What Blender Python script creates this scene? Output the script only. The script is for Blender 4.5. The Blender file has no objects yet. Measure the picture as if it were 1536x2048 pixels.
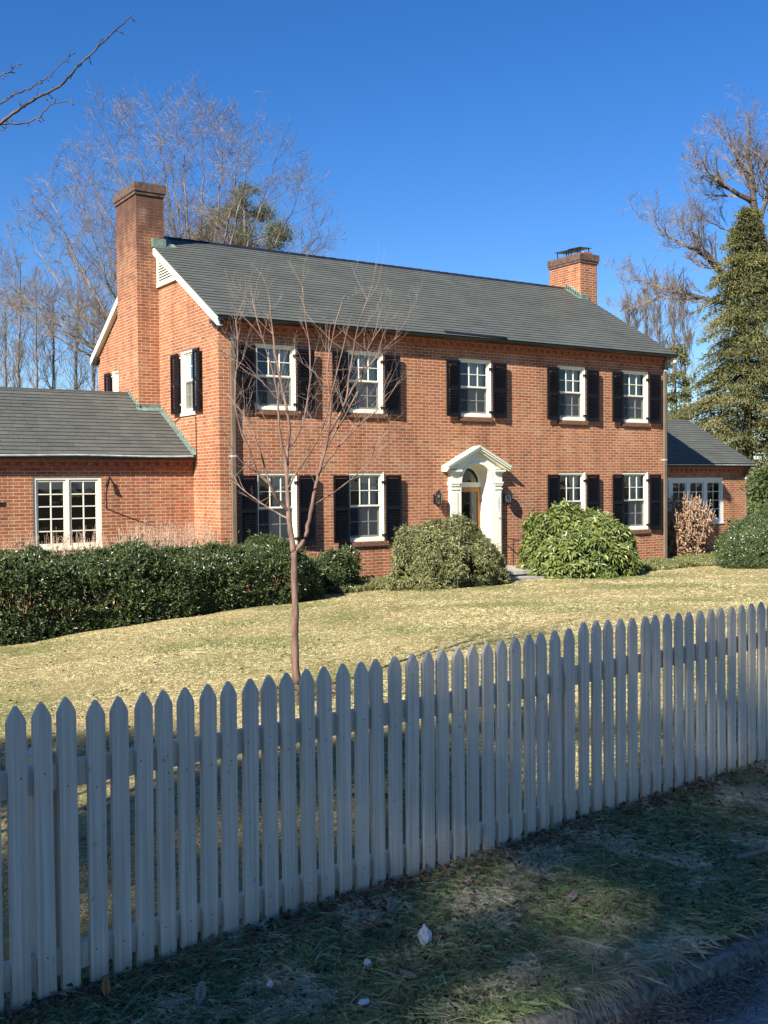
import bpy, math, random
import numpy as np
from mathutils import Vector, kdtree, noise as mnoise

R = math.radians
SEED = 12
rng = np.random.default_rng(7)
random.seed(7)
scene = bpy.context.scene
COL = scene.collection

# ------------------------------------------------------------------ camera
CX, CY = -8.926, -19.67
FPX = 2112.8
YAW, PITCH, ROLL = R(33.211), R(-1.447), R(-0.514)
fw = Vector((math.sin(YAW)*math.cos(PITCH), math.cos(YAW)*math.cos(PITCH), math.sin(PITCH)))
rt = Vector((math.cos(YAW), -math.sin(YAW), 0))
up = rt.cross(fw)
rt, up = rt*math.cos(ROLL)+up*math.sin(ROLL), -rt*math.sin(ROLL)+up*math.cos(ROLL)
CAM = Vector((CX, CY, 0))

def at(px, py, depth):
    """world point seen at a pixel of the photograph at a given depth (authoring aid for far trees)"""
    return CAM + (fw + rt*((px-768)/FPX) - up*((py-1024)/FPX))*depth

cd = bpy.data.cameras.new('camera')
cam = bpy.data.objects.new('camera', cd)
COL.objects.link(cam)
from mathutils import Matrix
m = Matrix((rt, up, -fw)).transposed().to_4x4()
m.translation = CAM
cam.matrix_world = m
cd.sensor_fit = 'VERTICAL'; cd.sensor_height = 36; cd.sensor_width = 27
cd.lens = FPX*36/2048
cd.clip_start = 0.05; cd.clip_end = 2000
scene.camera = cam

# ------------------------------------------------------------------ light
SUN_EL = 35.0
sdir = Vector((-math.sin(R(66))*math.cos(R(SUN_EL)), -math.cos(R(66))*math.cos(R(SUN_EL)), math.sin(R(SUN_EL))))
sl = bpy.data.lights.new('sun', 'SUN'); sl.energy = 5.0; sl.angle = R(0.53); sl.color = (1, .955, .86)
so = bpy.data.objects.new('sun', sl); COL.objects.link(so)
so.rotation_euler = (-sdir).to_track_quat('-Z', 'Y').to_euler(); so.location = (0, 0, 30)
w = bpy.data.worlds.new('World'); scene.world = w; w.use_nodes = True
nt = w.node_tree; nt.nodes.clear()
sky = nt.nodes.new('ShaderNodeTexSky'); sky.sky_type = 'NISHITA'; sky.sun_disc = False
sky.sun_elevation = R(SUN_EL); sky.sun_rotation = math.atan2(sdir.x, sdir.y)
sky.altitude = 300; sky.air_density = 1.0; sky.dust_density = 0.15; sky.ozone_density = 5.0
hs = nt.nodes.new('ShaderNodeHueSaturation'); hs.inputs['Saturation'].default_value = 1.26; hs.inputs['Hue'].default_value = .510; hs.inputs['Value'].default_value = 1.0
bg = nt.nodes.new('ShaderNodeBackground'); bg.inputs[1].default_value = 0.067
wo = nt.nodes.new('ShaderNodeOutputWorld')
nt.links.new(sky.outputs[0], hs.inputs['Color']); nt.links.new(hs.outputs[0], bg.inputs[0]); nt.links.new(bg.outputs[0], wo.inputs[0])
scene.view_settings.view_transform = 'Standard'; scene.view_settings.look = 'None'
scene.view_settings.exposure = 1.22; scene.view_settings.gamma = 1.0
scene.render.engine = 'CYCLES'
scene.cycles.max_bounces = 6; scene.cycles.transparent_max_bounces = 12
scene.cycles.use_denoising = True

# ------------------------------------------------------------------ materials
class NT:
    def __init__(s, name):
        s.m = bpy.data.materials.new(name); s.m.use_nodes = True
        s.t = s.m.node_tree; s.t.nodes.clear()
        s.out = s.n('OutputMaterial')
    def n(s, typ, **kw):
        nd = s.t.nodes.new('ShaderNode'+typ)
        for k, v in kw.items(): setattr(nd, k, v)
        return nd
    def l(s, a, b): s.t.links.new(a, b)
    def bsdf(s, rough=.7, spec=.4):
        b = s.n('BsdfPrincipled'); b.inputs['Roughness'].default_value = rough
        b.inputs['Specular IOR Level'].default_value = spec
        s.l(b.outputs[0], s.out.inputs[0]); s.b = b; return b
    def obj(s): return s.n('TexCoord').outputs['Object']
    def noise(s, scale, detail=3, vec=None, rough=.55):
        q = s.n('TexNoise'); q.inputs['Scale'].default_value = scale; q.inputs['Detail'].default_value = detail
        q.inputs['Roughness'].default_value = rough
        s.l(vec if vec else s.obj(), q.inputs['Vector']); return q.outputs['Fac']
    def ramp(s, fac, stops, interp='LINEAR'):
        r = s.n('ValToRGB'); r.color_ramp.interpolation = interp; e = r.color_ramp.elements
        while len(e) > 1: e.remove(e[-1])
        e[0].position = stops[0][0]; e[0].color = (*stops[0][1], 1)
        for p, c in stops[1:]:
            q = e.new(p); q.color = (*c, 1)
        s.l(fac, r.inputs[0]); return r.outputs[0]
    def mix(s, fac, a, b, mode='MIX'):
        q = s.n('Mix', data_type='RGBA', blend_type=mode)
        for v, i in ((fac, 0), (a, 6), (b, 7)):
            if isinstance(v, (int, float)): q.inputs[i].default_value = v
            elif isinstance(v, tuple): q.inputs[i].default_value = (*v, 1)
            else: s.l(v, q.inputs[i])
        return q.outputs[2]
    def bump(s, h, strength, dist=.01):
        q = s.n('Bump'); q.inputs['Strength'].default_value = strength; q.inputs['Distance'].default_value = dist
        s.l(h, q.inputs['Height']); s.l(q.outputs[0], s.b.inputs['Normal'])
    def attr(s, name='rnd'):
        return s.n('Attribute', attribute_name=name).outputs['Fac']
    def col(s, c): 
        if isinstance(c, tuple): s.b.inputs['Base Color'].default_value = (*c, 1)
        else: s.l(c, s.b.inputs['Base Color'])
    def math(s, op, a, b=0.0):
        q = s.n('Math', operation=op)
        for v, i in ((a, 0), (b, 1)):
            if isinstance(v, (int, float)): q.inputs[i].default_value = v
            else: s.l(v, q.inputs[i])
        return q.outputs[0]

def paint(name, c, rough=.5, var=.12, scale=6, bump=.15, spec=.4, metal=0):
    n = NT(name); n.bsdf(rough, spec); n.b.inputs['Metallic'].default_value = metal
    f = n.noise(scale, 5)
    lo = tuple(x*(1-var) for x in c); hi = tuple(min(1, x*(1+var)) for x in c)
    n.col(n.ramp(f, [(.3, lo), (.7, hi)]))
    if bump: n.bump(n.noise(scale*8, 3), bump, .004)
    return n.m

def brick_mat(name, dark=0.0, soot=None):
    n = NT(name); n.bsdf(.85, .25)
    uv = n.n('UVMap').outputs[0]
    wob = n.n('TexNoise'); wob.inputs['Scale'].default_value = 9; n.l(uv, wob.inputs['Vector'])
    add = n.n('VectorMath', operation='MULTIPLY_ADD'); n.l(wob.outputs['Color'], add.inputs[0])
    add.inputs[1].default_value = (.006, .006, 0); n.l(uv, add.inputs[2])
    bt = n.n('TexBrick'); n.l(add.outputs[0], bt.inputs['Vector'])
    bt.offset = .5; bt.inputs['Scale'].default_value = 1
    bt.inputs['Brick Width'].default_value = .213; bt.inputs['Row Height'].default_value = .0677
    bt.inputs['Mortar Size'].default_value = .0068; bt.inputs['Mortar Smooth'].default_value = .25
    bt.inputs['Color1'].default_value = (0, 0, 0, 1); bt.inputs['Color2'].default_value = (1, 1, 1, 1)
    bt.inputs['Mortar'].default_value = (.5, .5, .5, 1)
    c = n.ramp(bt.outputs['Color'], [(0, (.28, .105, .055)), (.1, (.36, .12, .053)), (.3, (.41, .132, .056)), (.55, (.45, .155, .066)), (.8, (.41, .142, .064)), (.93, (.50, .22, .09)), (1, (.33, .19, .10))])
    fine = n.noise(55, 4, uv)
    c = n.mix(.55, c, n.ramp(fine, [(.3, (.35, .35, .35)), (.7, (1, 1, 1))]), 'MULTIPLY')
    big = n.noise(.55, 4, uv)
    c = n.mix(1.0, c, n.ramp(big, [(.3, (.72, .70, .70)), (.5, (.92, .92, .92)), (.7, (1.06, 1.05, 1.04))]), 'MULTIPLY')
    mor = n.mix(n.noise(3, 4, uv), (.43, .305, .205), (.64, .475, .335))
    c = n.mix(bt.outputs['Fac'], c, mor)
    if dark: c = n.mix(dark, c, (.09, .05, .04))
    if soot:   # weathering of the chimney tops: black algae on the upper courses
        sep = n.n('SeparateXYZ'); n.l(n.n('NewGeometry').outputs['Position'], sep.inputs[0])
        h = n.math('DIVIDE', n.math('SUBTRACT', sep.outputs[2], soot[0]), soot[1]-soot[0])
        st = n.math('ADD', h, n.math('MULTIPLY', n.math('SUBTRACT', n.noise(3.5, 5, uv), .5), 1.3))
        c = n.mix(n.ramp(st, [(.15, (0, 0, 0)), (1.05, (.86, .86, .86))]), c, (.075, .04, .03))
    sv = n.n('Mapping'); sv.inputs['Scale'].default_value = (3.2, .35, 1); n.l(uv, sv.inputs[0])
    c = n.mix(1, c, n.ramp(n.noise(1, 5, sv.outputs[0], .6), [(.32, (.70, .67, .66)), (.5, (1, 1, 1)), (.75, (1.08, 1.06, 1.03))]), 'MULTIPLY')
    # pale lime bloom in patches
    bl = n.ramp(n.noise(1.1, 5, uv), [(.6, (0, 0, 0)), (.78, (.22, .22, .22))])
    c = n.mix(bl, c, (.55, .45, .36))
    n.col(c)
    hgt = n.math('SUBTRACT', n.math('MULTIPLY', fine, .25), bt.outputs['Fac'])
    n.bump(hgt, .9, .008)
    return n.m

M = {}
M['brick'] = brick_mat('brick_wall')
M['brick_ch'] = brick_mat('brick_chimney', 0, (3.4, 6.3))
M['brick_ch2'] = brick_mat('brick_chimney_clean', 0, (6.3, 8.6))
M['brick_sill'] = paint('brick_sill', (.16, .075, .045), .85, .5, 22, .6)
M['brick_plain'] = paint('brick_corbel', (.33, .11, .055), .85, .35, 14, .6)
M['capstone'] = paint('chimney_cap', (.10, .06, .045), .9, .5, 9, .8)
M['cream'] = paint('cream_paint', (.76, .725, .57), .45, .04, 2.5, .08)
M['greypaint'] = paint('grey_trim_paint', (.62, .66, .62), .5, .05, 2.5, .05)
M['black'] = paint('black_shutter_paint', (.0045, .005, .0075), .4, .3, 5, .05, .22)
M['gutter'] = paint('black_gutter', (.012, .013, .015), .4, .3, 4, 0, .5)
M['brown'] = paint('bronze_downspout', (.155, .115, .08), .5, .18, 3, .05)
M['verdigris'] = paint('verdigris_copper', (.13, .185, .15), .7, .4, 9, .3)
M['lead'] = paint('lead_edge', (.42, .46, .45), .5, .35, 5, .2)
M['stone'] = paint('step_stone', (.33, .30, .26), .9, .3, 6, .6)
M['wood'] = paint('varnished_door_wood', (.42, .17, .04), .35, .25, 5, .1)
M['curtain'] = paint('curtain', (.68, .69, .67), .9, .08, 3, 0)
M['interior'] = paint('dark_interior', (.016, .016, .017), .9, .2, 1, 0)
M['blind'] = paint('roller_blind', (.5, .48, .52), .9, .05, 2, 0)
M['iron'] = paint('black_iron', (.012, .012, .014), .35, .2, 9, 0, .5)
M['wire'] = paint('brown_cable', (.07, .035, .025), .6, .1, 9, 0)

def slate_mat(name, dark):
    n = NT(name); n.bsdf(.62, .35)
    c = n.ramp(n.attr(), [(0, tuple(x*.62 for x in dark)), (.5, dark), (.85, tuple(x*1.35 for x in dark)), (1, tuple(x*1.75 for x in dark))])
    g = n.noise(1.2, 5)
    c = n.mix(1, c, n.ramp(g, [(.3, (.85, .86, .86)), (.7, (1.12, 1.13, 1.06))]), 'MULTIPLY')
    sp = n.noise(28, 4)
    c = n.mix(.35, c, n.ramp(sp, [(.35, (.6, .6, .6)), (.7, (1.2, 1.2, 1.2))]), 'MULTIPLY')
    n.col(c); n.bump(sp, .3, .004); return n.m
M['slate'] = slate_mat('slate_roof', (.093, .096, .086))
M['slate2'] = slate_mat('slate_roof_wing', (.091, .092, .084))
M['slab'] = paint('roof_underside', (.05, .05, .05), .9, .1, 2, 0)

def glass():
    n = NT('window_glass')
    tr = n.n('BsdfTransparent'); tr.inputs[0].default_value = (.86, .9, .88, 1)
    gl = n.n('BsdfGlossy'); gl.inputs['Roughness'].default_value = .015
    fr = n.n('Fresnel'); fr.inputs[0].default_value = 1.75
    bp = n.n('Bump'); bp.inputs['Strength'].default_value = .25; bp.inputs['Distance'].default_value = .01
    n.l(n.noise(4, 1), bp.inputs['Height']); n.l(bp.outputs[0], gl.inputs['Normal'])
    mx = n.n('MixShader'); n.l(fr.outputs[0], mx.inputs[0]); n.l(tr.outputs[0], mx.inputs[1]); n.l(gl.outputs[0], mx.inputs[2])
    n.l(mx.outputs[0], n.out.inputs[0]); return n.m
M['glass'] = glass()
def screen():
    n = NT('insect_screen')
    tr = n.n('BsdfTransparent'); df = n.n('BsdfDiffuse'); df.inputs[0].default_value = (.06, .065, .075, 1)
    mx = n.n('MixShader'); mx.inputs[0].default_value = .52
    n.l(tr.outputs[0], mx.inputs[1]); n.l(df.outputs[0], mx.inputs[2]); n.l(mx.outputs[0], n.out.inputs[0]); return n.m
M['screen'] = screen()

def leaf_mat(name, stops, rough=.35, spec=.5, trans=.25):
    n = NT(name); n.bsdf(rough, spec)
    c = n.ramp(n.attr(), stops); n.col(c)
    if trans:
        t = n.n('BsdfTranslucent'); n.l(c, t.inputs[0])
        mx = n.n('MixShader'); mx.inputs[0].default_value = trans
        n.l(n.b.outputs[0], mx.inputs[1]); n.l(t.outputs[0], mx.inputs[2]); n.l(mx.outputs[0], n.out.inputs[0])
    return n.m
M['laurel'] = leaf_mat('laurel_leaves', [(0, (.03, .045, .02)), (.5, (.06, .085, .028)), (.8, (.11, .14, .042)), (1, (.18, .21, .06))], .36, .5, .12)
M['rhodo'] = leaf_mat('rhododendron_leaves', [(0, (.05, .075, .025)), (.4, (.13, .17, .045)), (.8, (.24, .27, .07)), (1, (.36, .35, .10))], .38, .5, .2)
M['pieris'] = leaf_mat('small_shrub_leaves', [(0, (.06, .055, .03)), (.4, (.14, .15, .055)), (.75, (.25, .25, .09)), (1, (.38, .34, .17))], .4, .5, .2)
M['holly'] = leaf_mat('holly_leaves', [(0, (.03, .05, .02)), (.5, (.075, .11, .035)), (1, (.16, .2, .07))], .3, .6, .15)
M['hemlock'] = leaf_mat('hemlock_needles', [(0, (.05, .06, .03)), (.4, (.145, .15, .055)), (.8, (.26, .25, .09)), (1, (.36, .29, .13))], .55, .3, .2)
M['pine'] = leaf_mat('pine_needles', [(0, (.05, .065, .025)), (.6, (.10, .12, .045)), (1, (.17, .17, .07))], .55, .3, .2)
M['spruce'] = leaf_mat('dark_evergreen_needles', [(0, (.02, .03, .012)), (1, (.07, .09, .03))], .6, .3, .1)
M['dry'] = leaf_mat('dried_leaves', [(0, (.16, .085, .045)), (.5, (.32, .19, .11)), (1, (.50, .34, .22))], .8, .2, .15)
M['litter'] = leaf_mat('leaf_litter', [(0, (.07, .045, .03)), (.6, (.2, .14, .09)), (1, (.38, .3, .22))], .8, .2, .1)
M['bigleaf'] = leaf_mat('magnolia_leaf_dry', [(0, (.32, .25, .18)), (1, (.52, .44, .34))], .7, .3, .1)
M['orangeleaf'] = leaf_mat('orange_leaf_dry', [(0, (.38, .17, .07)), (1, (.45, .22, .1))], .7, .3, .1)
def bark(name, a, b, sc=14):
    n = NT(name); n.bsdf(.85, .2)
    tc = n.n('Mapping'); tc.inputs['Scale'].default_value = (1, 1, .22); n.l(n.obj(), tc.inputs[0])
    f = n.noise(sc, 6, tc.outputs[0], .65)
    n.col(n.ramp(f, [(.35, a), (.65, b)])); n.bump(f, .8, .01); return n.m
M['myrtle'] = bark('smooth_pink_brown_bark', (.09, .05, .036), (.26, .165, .125), 11)
M['mtwig'] = bark('pale_tan_twigs', (.17, .115, .09), (.36, .27, .22), 9)
M['oak'] = bark('grey_bark', (.07, .06, .05), (.24, .20, .165), 5)
M['twig'] = bark('grey_twigs', (.095, .075, .055), (.23, .18, .14), 5)
M['darkbark'] = bark('dark_bark', (.03, .025, .022), (.11, .09, .075), 20)
M['drystem'] = bark('dry_pale_stems', (.3, .2, .13), (.58, .44, .33), 12)

def fence_mat():
    n = NT('weathered_grey_fence_paint'); n.bsdf(.55, .35)
    f = n.noise(2.2, 6, None, .65)
    c = n.ramp(f, [(.3, (.58, .50, .385)), (.7, (.66, .575, .45))])
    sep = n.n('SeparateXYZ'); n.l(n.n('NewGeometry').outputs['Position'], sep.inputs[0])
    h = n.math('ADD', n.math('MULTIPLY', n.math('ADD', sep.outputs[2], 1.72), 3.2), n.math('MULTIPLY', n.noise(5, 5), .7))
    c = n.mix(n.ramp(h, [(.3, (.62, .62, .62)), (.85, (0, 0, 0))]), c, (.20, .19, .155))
    st = n.noise(26, 3, None, .5)
    c = n.mix(n.ramp(st, [(.68, (0, 0, 0)), (.74, (.55, .55, .55))]), c, (.25, .24, .2))
    gr = n.n('Mapping'); gr.inputs['Scale'].default_value = (90, 90, 1.6); n.l(n.obj(), gr.inputs[0])
    g = n.noise(1, 4, gr.outputs[0])
    c = n.mix(.6, c, n.ramp(g, [(.35, (.6, .6, .6)), (.65, (1.1, 1.1, 1.1))]), 'MULTIPLY')
    n.col(c); n.bump(g, .25, .002); return n.m
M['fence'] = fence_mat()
M['nail'] = paint('rusty_nail', (.05, .04, .035), .6, .2, 9, 0)

def grass_mat(name, dry, green, mixlo, mixhi, scale=.55):
    n = NT(name); n.bsdf(.6, .25)
    a = n.attr()
    cd_ = n.ramp(a, [(0, dry[0]), (.6, dry[1]), (1, dry[2])])
    cg = n.ramp(a, [(0, green[0]), (1, green[1])])
    pos = n.n('NewGeometry').outputs['Position']
    f = n.noise(scale, 5, pos, .62)
    c = n.mix(n.ramp(f, [(mixlo, (0, 0, 0)), (mixhi, (1, 1, 1))]), cd_, cg)
    n.col(c)
    t = n.n('BsdfTranslucent'); n.l(c, t.inputs[0])
    mx = n.n('MixShader'); mx.inputs[0].default_value = .25
    n.l(n.b.outputs[0], mx.inputs[1]); n.l(t.outputs[0], mx.inputs[2]); n.l(mx.outputs[0], n.out.inputs[0])
    return n.m
M['lawn'] = grass_mat('dormant_grass', ((.40, .32, .16), (.62, .515, .27), (.82, .71, .43)), ((.15, .165, .05), (.40, .38, .15)), .47, .68)
M['verge'] = grass_mat('verge_grass', ((.38, .33, .2), (.66, .58, .38), (.88, .82, .6)), ((.12, .17, .07), (.36, .43, .2)), .40, .50, 2.6)
M['straw'] = grass_mat('straw_grass', ((.30, .22, .12), (.52, .42, .26), (.72, .63, .45)), ((.3, .25, .14), (.5, .42, .26)), .5, .6, 1.6)

def ground_mat():
    n = NT('ground_soil'); n.bsdf(.95, .15)
    pos = n.n('NewGeometry').outputs['Position']
    f = n.noise(.5, 6, pos, .6); g = n.noise(9, 5, pos, .7)
    c = n.ramp(f, [(.4, (.34, .275, .135)), (.62, (.17, .18, .065))])
    c = n.mix(.75, c, n.ramp(g, [(.3, (.42, .38, .34)), (.7, (1.15, 1.12, 1.05))]), 'MULTIPLY')
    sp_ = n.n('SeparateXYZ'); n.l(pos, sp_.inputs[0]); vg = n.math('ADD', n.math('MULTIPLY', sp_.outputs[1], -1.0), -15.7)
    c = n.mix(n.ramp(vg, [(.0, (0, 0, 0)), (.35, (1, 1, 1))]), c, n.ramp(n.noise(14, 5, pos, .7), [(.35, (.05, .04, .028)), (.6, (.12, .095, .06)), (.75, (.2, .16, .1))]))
    n.col(c); n.bump(n.noise(30, 4, pos), .8, .03); return n.m
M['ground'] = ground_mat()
M['verge_soil'] = paint('verge_soil', (.07, .06, .045), .95, .5, 8, .8)
def asphalt():
    n = NT('asphalt'); n.bsdf(.85, .3)
    pos = n.n('NewGeometry').outputs['Position']
    g = n.noise(160, 3, pos, .7)
    c = n.ramp(g, [(.35, (.2, .19, .175)), (.55, (.32, .305, .28)), (.72, (.55, .52, .48))])
    c = n.mix(.5, c, n.ramp(n.noise(1.3, 4, pos), [(.3, (.6, .6, .6)), (.7, (1.2, 1.2, 1.2))]), 'MULTIPLY')
    n.col(c); n.bump(g, .8, .006); return n.m
M['asphalt'] = asphalt()
M['kerb'] = paint('worn_concrete_kerb', (.15, .135, .11), .95, .7, 38, 1.0)
M['paper'] = paint('crumpled_white_plastic', (.5, .5, .52), .5, .06, 8, .2)
M['mulch'] = paint('mulch', (.12, .075, .05), .95, .5, 12, .8)

# ------------------------------------------------------------------ object helpers
def meta(o, label=None, cat=None, group=None, kind=None):
    if label: o['label'] = label
    if cat: o['category'] = cat
    if group: o['group'] = group
    if kind: o['kind'] = kind
    return o

def thing(name, loc, label, cat, group=None):
    o = bpy.data.objects.new(name, None); COL.objects.link(o); o.location = loc
    o.empty_display_size = .2
    return meta(o, label, cat, group)

def origin_of(o):
    v = Vector((0, 0, 0))
    while o is not None:
        v += o.location; o = o.parent
    return v

def link_mesh(name, me, parent=None, base=None):
    o = bpy.data.objects.new(name, me); COL.objects.link(o)
    if parent: o.parent = parent
    elif base is not None: o.location = base
    return o

def box_uv(me):
    n = len(me.loops)
    if not n: return
    uvl = me.uv_layers.new(name='UVMap')
    co = np.empty(len(me.vertices)*3, 'f'); me.vertices.foreach_get('co', co); co = co.reshape(-1, 3)
    li = np.empty(n, 'i'); me.loops.foreach_get('vertex_index', li)
    nf = len(me.polygons)
    nor = np.empty(nf*3, 'f'); me.polygons.foreach_get('normal', nor); nor = np.abs(nor.reshape(-1, 3))
    tot = np.empty(nf, 'i'); me.polygons.foreach_get('loop_total', tot)
    fi = np.repeat(np.arange(nf), tot)
    p = co[li]; nn = nor[fi]
    u = np.where(nn[:, 0] > nn[:, 1], p[:, 1], p[:, 0]); v = p[:, 2].copy()
    top = nn[:, 2] > np.maximum(nn[:, 0], nn[:, 1])*1.5
    u = np.where(top, p[:, 0], u); v = np.where(top, p[:, 1], v)
    uvl.data.foreach_set('uv', np.stack([u, v], 1).astype('f').ravel())

class MB:
    """collects faces (u, d, z through a wall frame T) and links them as ONE mesh"""
    def __init__(s, T=None): s.v = []; s.f = []; s.mi = []; s.T = T or (lambda u, d, z: (u, d, z)); s.k = 0
    def face(s, pts):
        i = len(s.v); s.v += [s.T(*p) for p in pts]; s.f.append(list(range(i, i+len(pts)))); s.mi.append(s.k)
    def box(s, a0, a1, b0, b1, c0, c1):
        i = len(s.v)
        for c in (c0, c1):
            for b in (b0, b1):
                for a in (a0, a1): s.v.append(s.T(a, b, c))
        for q in ((0, 2, 3, 1), (4, 5, 7, 6), (0, 1, 5, 4), (2, 6, 7, 3), (0, 4, 6, 2), (1, 3, 7, 5)):
            s.f.append([i+j for j in q]); s.mi.append(s.k)
    def prism(s, poly, d0, d1):
        """poly in (u,z), extruded along d"""
        n = len(poly); i = len(s.v)
        s.v += [s.T(u, d0, z) for u, z in poly] + [s.T(u, d1, z) for u, z in poly]
        s.f.append([i+j for j in range(n)][::-1]); s.mi.append(s.k)
        s.f.append([i+n+j for j in range(n)]); s.mi.append(s.k)
        for j in range(n):
            k = (j+1) % n; s.f.append([i+j, i+k, i+n+k, i+n+j]); s.mi.append(s.k)
    def hull(s, pts8):
        i = len(s.v); s.v += [s.T(*p) for p in pts8]
        for q in ((0, 2, 3, 1), (4, 5, 7, 6), (0, 1, 5, 4), (2, 6, 7, 3), (0, 4, 6, 2), (1, 3, 7, 5)):
            s.f.append([i+j for j in q]); s.mi.append(s.k)
    def tube(s, pts, rad, n=8, cap=True):
        pts = [Vector(p) for p in pts]; rings = []
        for j, p in enumerate(pts):
            d = (pts[min(j+1, len(pts)-1)]-pts[max(j-1, 0)]).normalized()
            a = d.cross(Vector((0, 0, 1)) if abs(d.z) < .9 else Vector((1, 0, 0))).normalized(); b = d.cross(a)
            r = rad[j] if hasattr(rad, '__len__') else rad
            i = len(s.v)
            for k in range(n):
                t = 2*math.pi*k/n; q = p+(a*math.cos(t)+b*math.sin(t))*r; s.v.append(tuple(q))
            rings.append(i)
        for r0, r1 in zip(rings, rings[1:]):
            for k in range(n):
                s.f.append([r0+k, r0+(k+1) % n, r1+(k+1) % n, r1+k]); s.mi.append(s.k)
        if cap:
            s.f.append([rings[0]+k for k in range(n)][::-1]); s.mi.append(s.k)
            s.f.append([rings[-1]+k for k in range(n)]); s.mi.append(s.k)
    def build(s, name, mats, parent=None, base=None, smooth=False, fix=True):
        if not isinstance(mats, (list, tuple)): mats = [mats]
        me = bpy.data.meshes.new(name)
        me.from_pydata(s.v, [], s.f); me.validate()
        for m_ in mats: me.materials.append(m_)
        if len(mats) > 1 and len(me.polygons) == len(s.mi): me.polygons.foreach_set('material_index', s.mi)
        if fix:
            import bmesh
            bm = bmesh.new(); bm.from_mesh(me); bmesh.ops.recalc_face_normals(bm, faces=bm.faces); bm.to_mesh(me); bm.free()
        me.update(); box_uv(me)
        if smooth: me.polygons.foreach_set('use_smooth', [True]*len(me.polygons))
        org = origin_of(parent) if parent else (Vector(base) if base is not None else Vector((0, 0, 0)))
        me.transform(Matrix.Translation(-org))
        return link_mesh(name, me, parent, org if not parent else None)

def np_mesh(name, V, F, mat, parent=None, base=None, rnd=None, smooth=False, uv=False):
    """V (n,3) world coordinates, F (m,k) equal sided faces"""
    V = np.asarray(V, dtype='f'); F = np.asarray(F, dtype='i')
    org = origin_of(parent) if parent else (Vector(base) if base is not None else Vector((0, 0, 0)))
    V = V-np.array(org, dtype='f')
    me = bpy.data.meshes.new(name)
    me.vertices.add(len(V)); me.vertices.foreach_set('co', V.ravel())
    m_, k = F.shape
    me.loops.add(m_*k); me.loops.foreach_set('vertex_index', F.ravel())
    me.polygons.add(m_); me.polygons.foreach_set('loop_start', np.arange(0, m_*k, k, dtype='i'))
    try: me.polygons.foreach_set('loop_total', np.full(m_, k, 'i'))
    except Exception: pass
    me.polygons.foreach_set('use_smooth', np.full(m_, bool(smooth)))
    me.update(calc_edges=True); me.validate()
    if rnd is not None:
        at_ = me.attributes.new('rnd', 'FLOAT', 'POINT'); at_.data.foreach_set('value', np.asarray(rnd, dtype='f'))
    if uv: box_uv(me)
    me.materials.append(mat)
    return link_mesh(name, me, parent, org if not parent else None)

def unit(a): return a/np.maximum(np.linalg.norm(a, axis=-1, keepdims=True), 1e-9)
def rdir(n): return unit(rng.normal(size=(n, 3)))

def leaf_geo(P, D, N, L, W, fold=.25, bend=0.0):
    """folded two-triangle leaves"""
    D = unit(D); S = unit(np.cross(D, N)); N2 = np.cross(S, D)
    L = np.broadcast_to(np.asarray(L, float), (len(P),))[:, None]; W = np.broadcast_to(np.asarray(W, float), (len(P),))[:, None]
    tip = P+D*L+N2*(-bend)*L
    mid = P+D*L*.5
    l = mid+S*W*.5+N2*fold*W; r = mid-S*W*.5+N2*fold*W
    n = len(P); V = np.stack([P, r, tip, l], 1).reshape(-1, 3)
    i = np.arange(n)[:, None]*4
    F = np.concatenate([i+np.array([[0, 1, 2]]), i+np.array([[0, 2, 3]])], 0)
    return V, F

def seg_geo(P0, P1, r0, r1, n=4):
    d = unit(P1-P0)
    ref = np.where(np.abs(d[:, 2:3]) < .9, np.array([[0, 0, 1.]]), np.array([[1., 0, 0]]))
    a = unit(np.cross(d, ref)); b = np.cross(d, a)
    t = np.arange(n)*2*math.pi/n
    ring = a[:, None, :]*np.cos(t)[None, :, None]+b[:, None, :]*np.sin(t)[None, :, None]
    V = np.concatenate([P0[:, None]+ring*r0[:, None, None], P1[:, None]+ring*r1[:, None, None]], 1).reshape(-1, 3)
    i = np.arange(len(P0))[:, None]*(2*n)
    F = np.concatenate([i+np.array([[k, (k+1) % n, n+(k+1) % n, n+k]]) for k in range(n)], 0)
    return V, F

def strands(P, D, L, W, bend, nseg=3, up_=None):
    """tapering grass blades: bend (n,3) is added quadratically. triangles"""
    n = len(P); D = unit(D); L = np.broadcast_to(np.asarray(L, float), (n,)); W = np.broadcast_to(np.asarray(W, float), (n,))
    S = unit(np.cross(D, rdir(n)))
    rows = []
    for k in range(nseg+1):
        t = k/nseg
        c = P+D*(L*t)[:, None]+bend*(L*t*t)[:, None]
        w_ = W*(1-t)**.7
        if k < nseg: rows.append(c-S*w_[:, None]*.5); rows.append(c+S*w_[:, None]*.5)
        else: rows.append(c)
    V = np.stack(rows, 1); m_ = V.shape[1]; V = V.reshape(-1, 3)
    T = []
    for k in range(nseg-1):
        a = 2*k; T += [[a, a+1, a+3], [a, a+3, a+2]]
    a = 2*(nseg-1); T += [[a, a+1, a+2]]
    i = np.arange(n)[:, None, None]*m_
    F = (i+np.array(T)[None]).reshape(-1, 3)
    return V, F, m_

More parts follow.
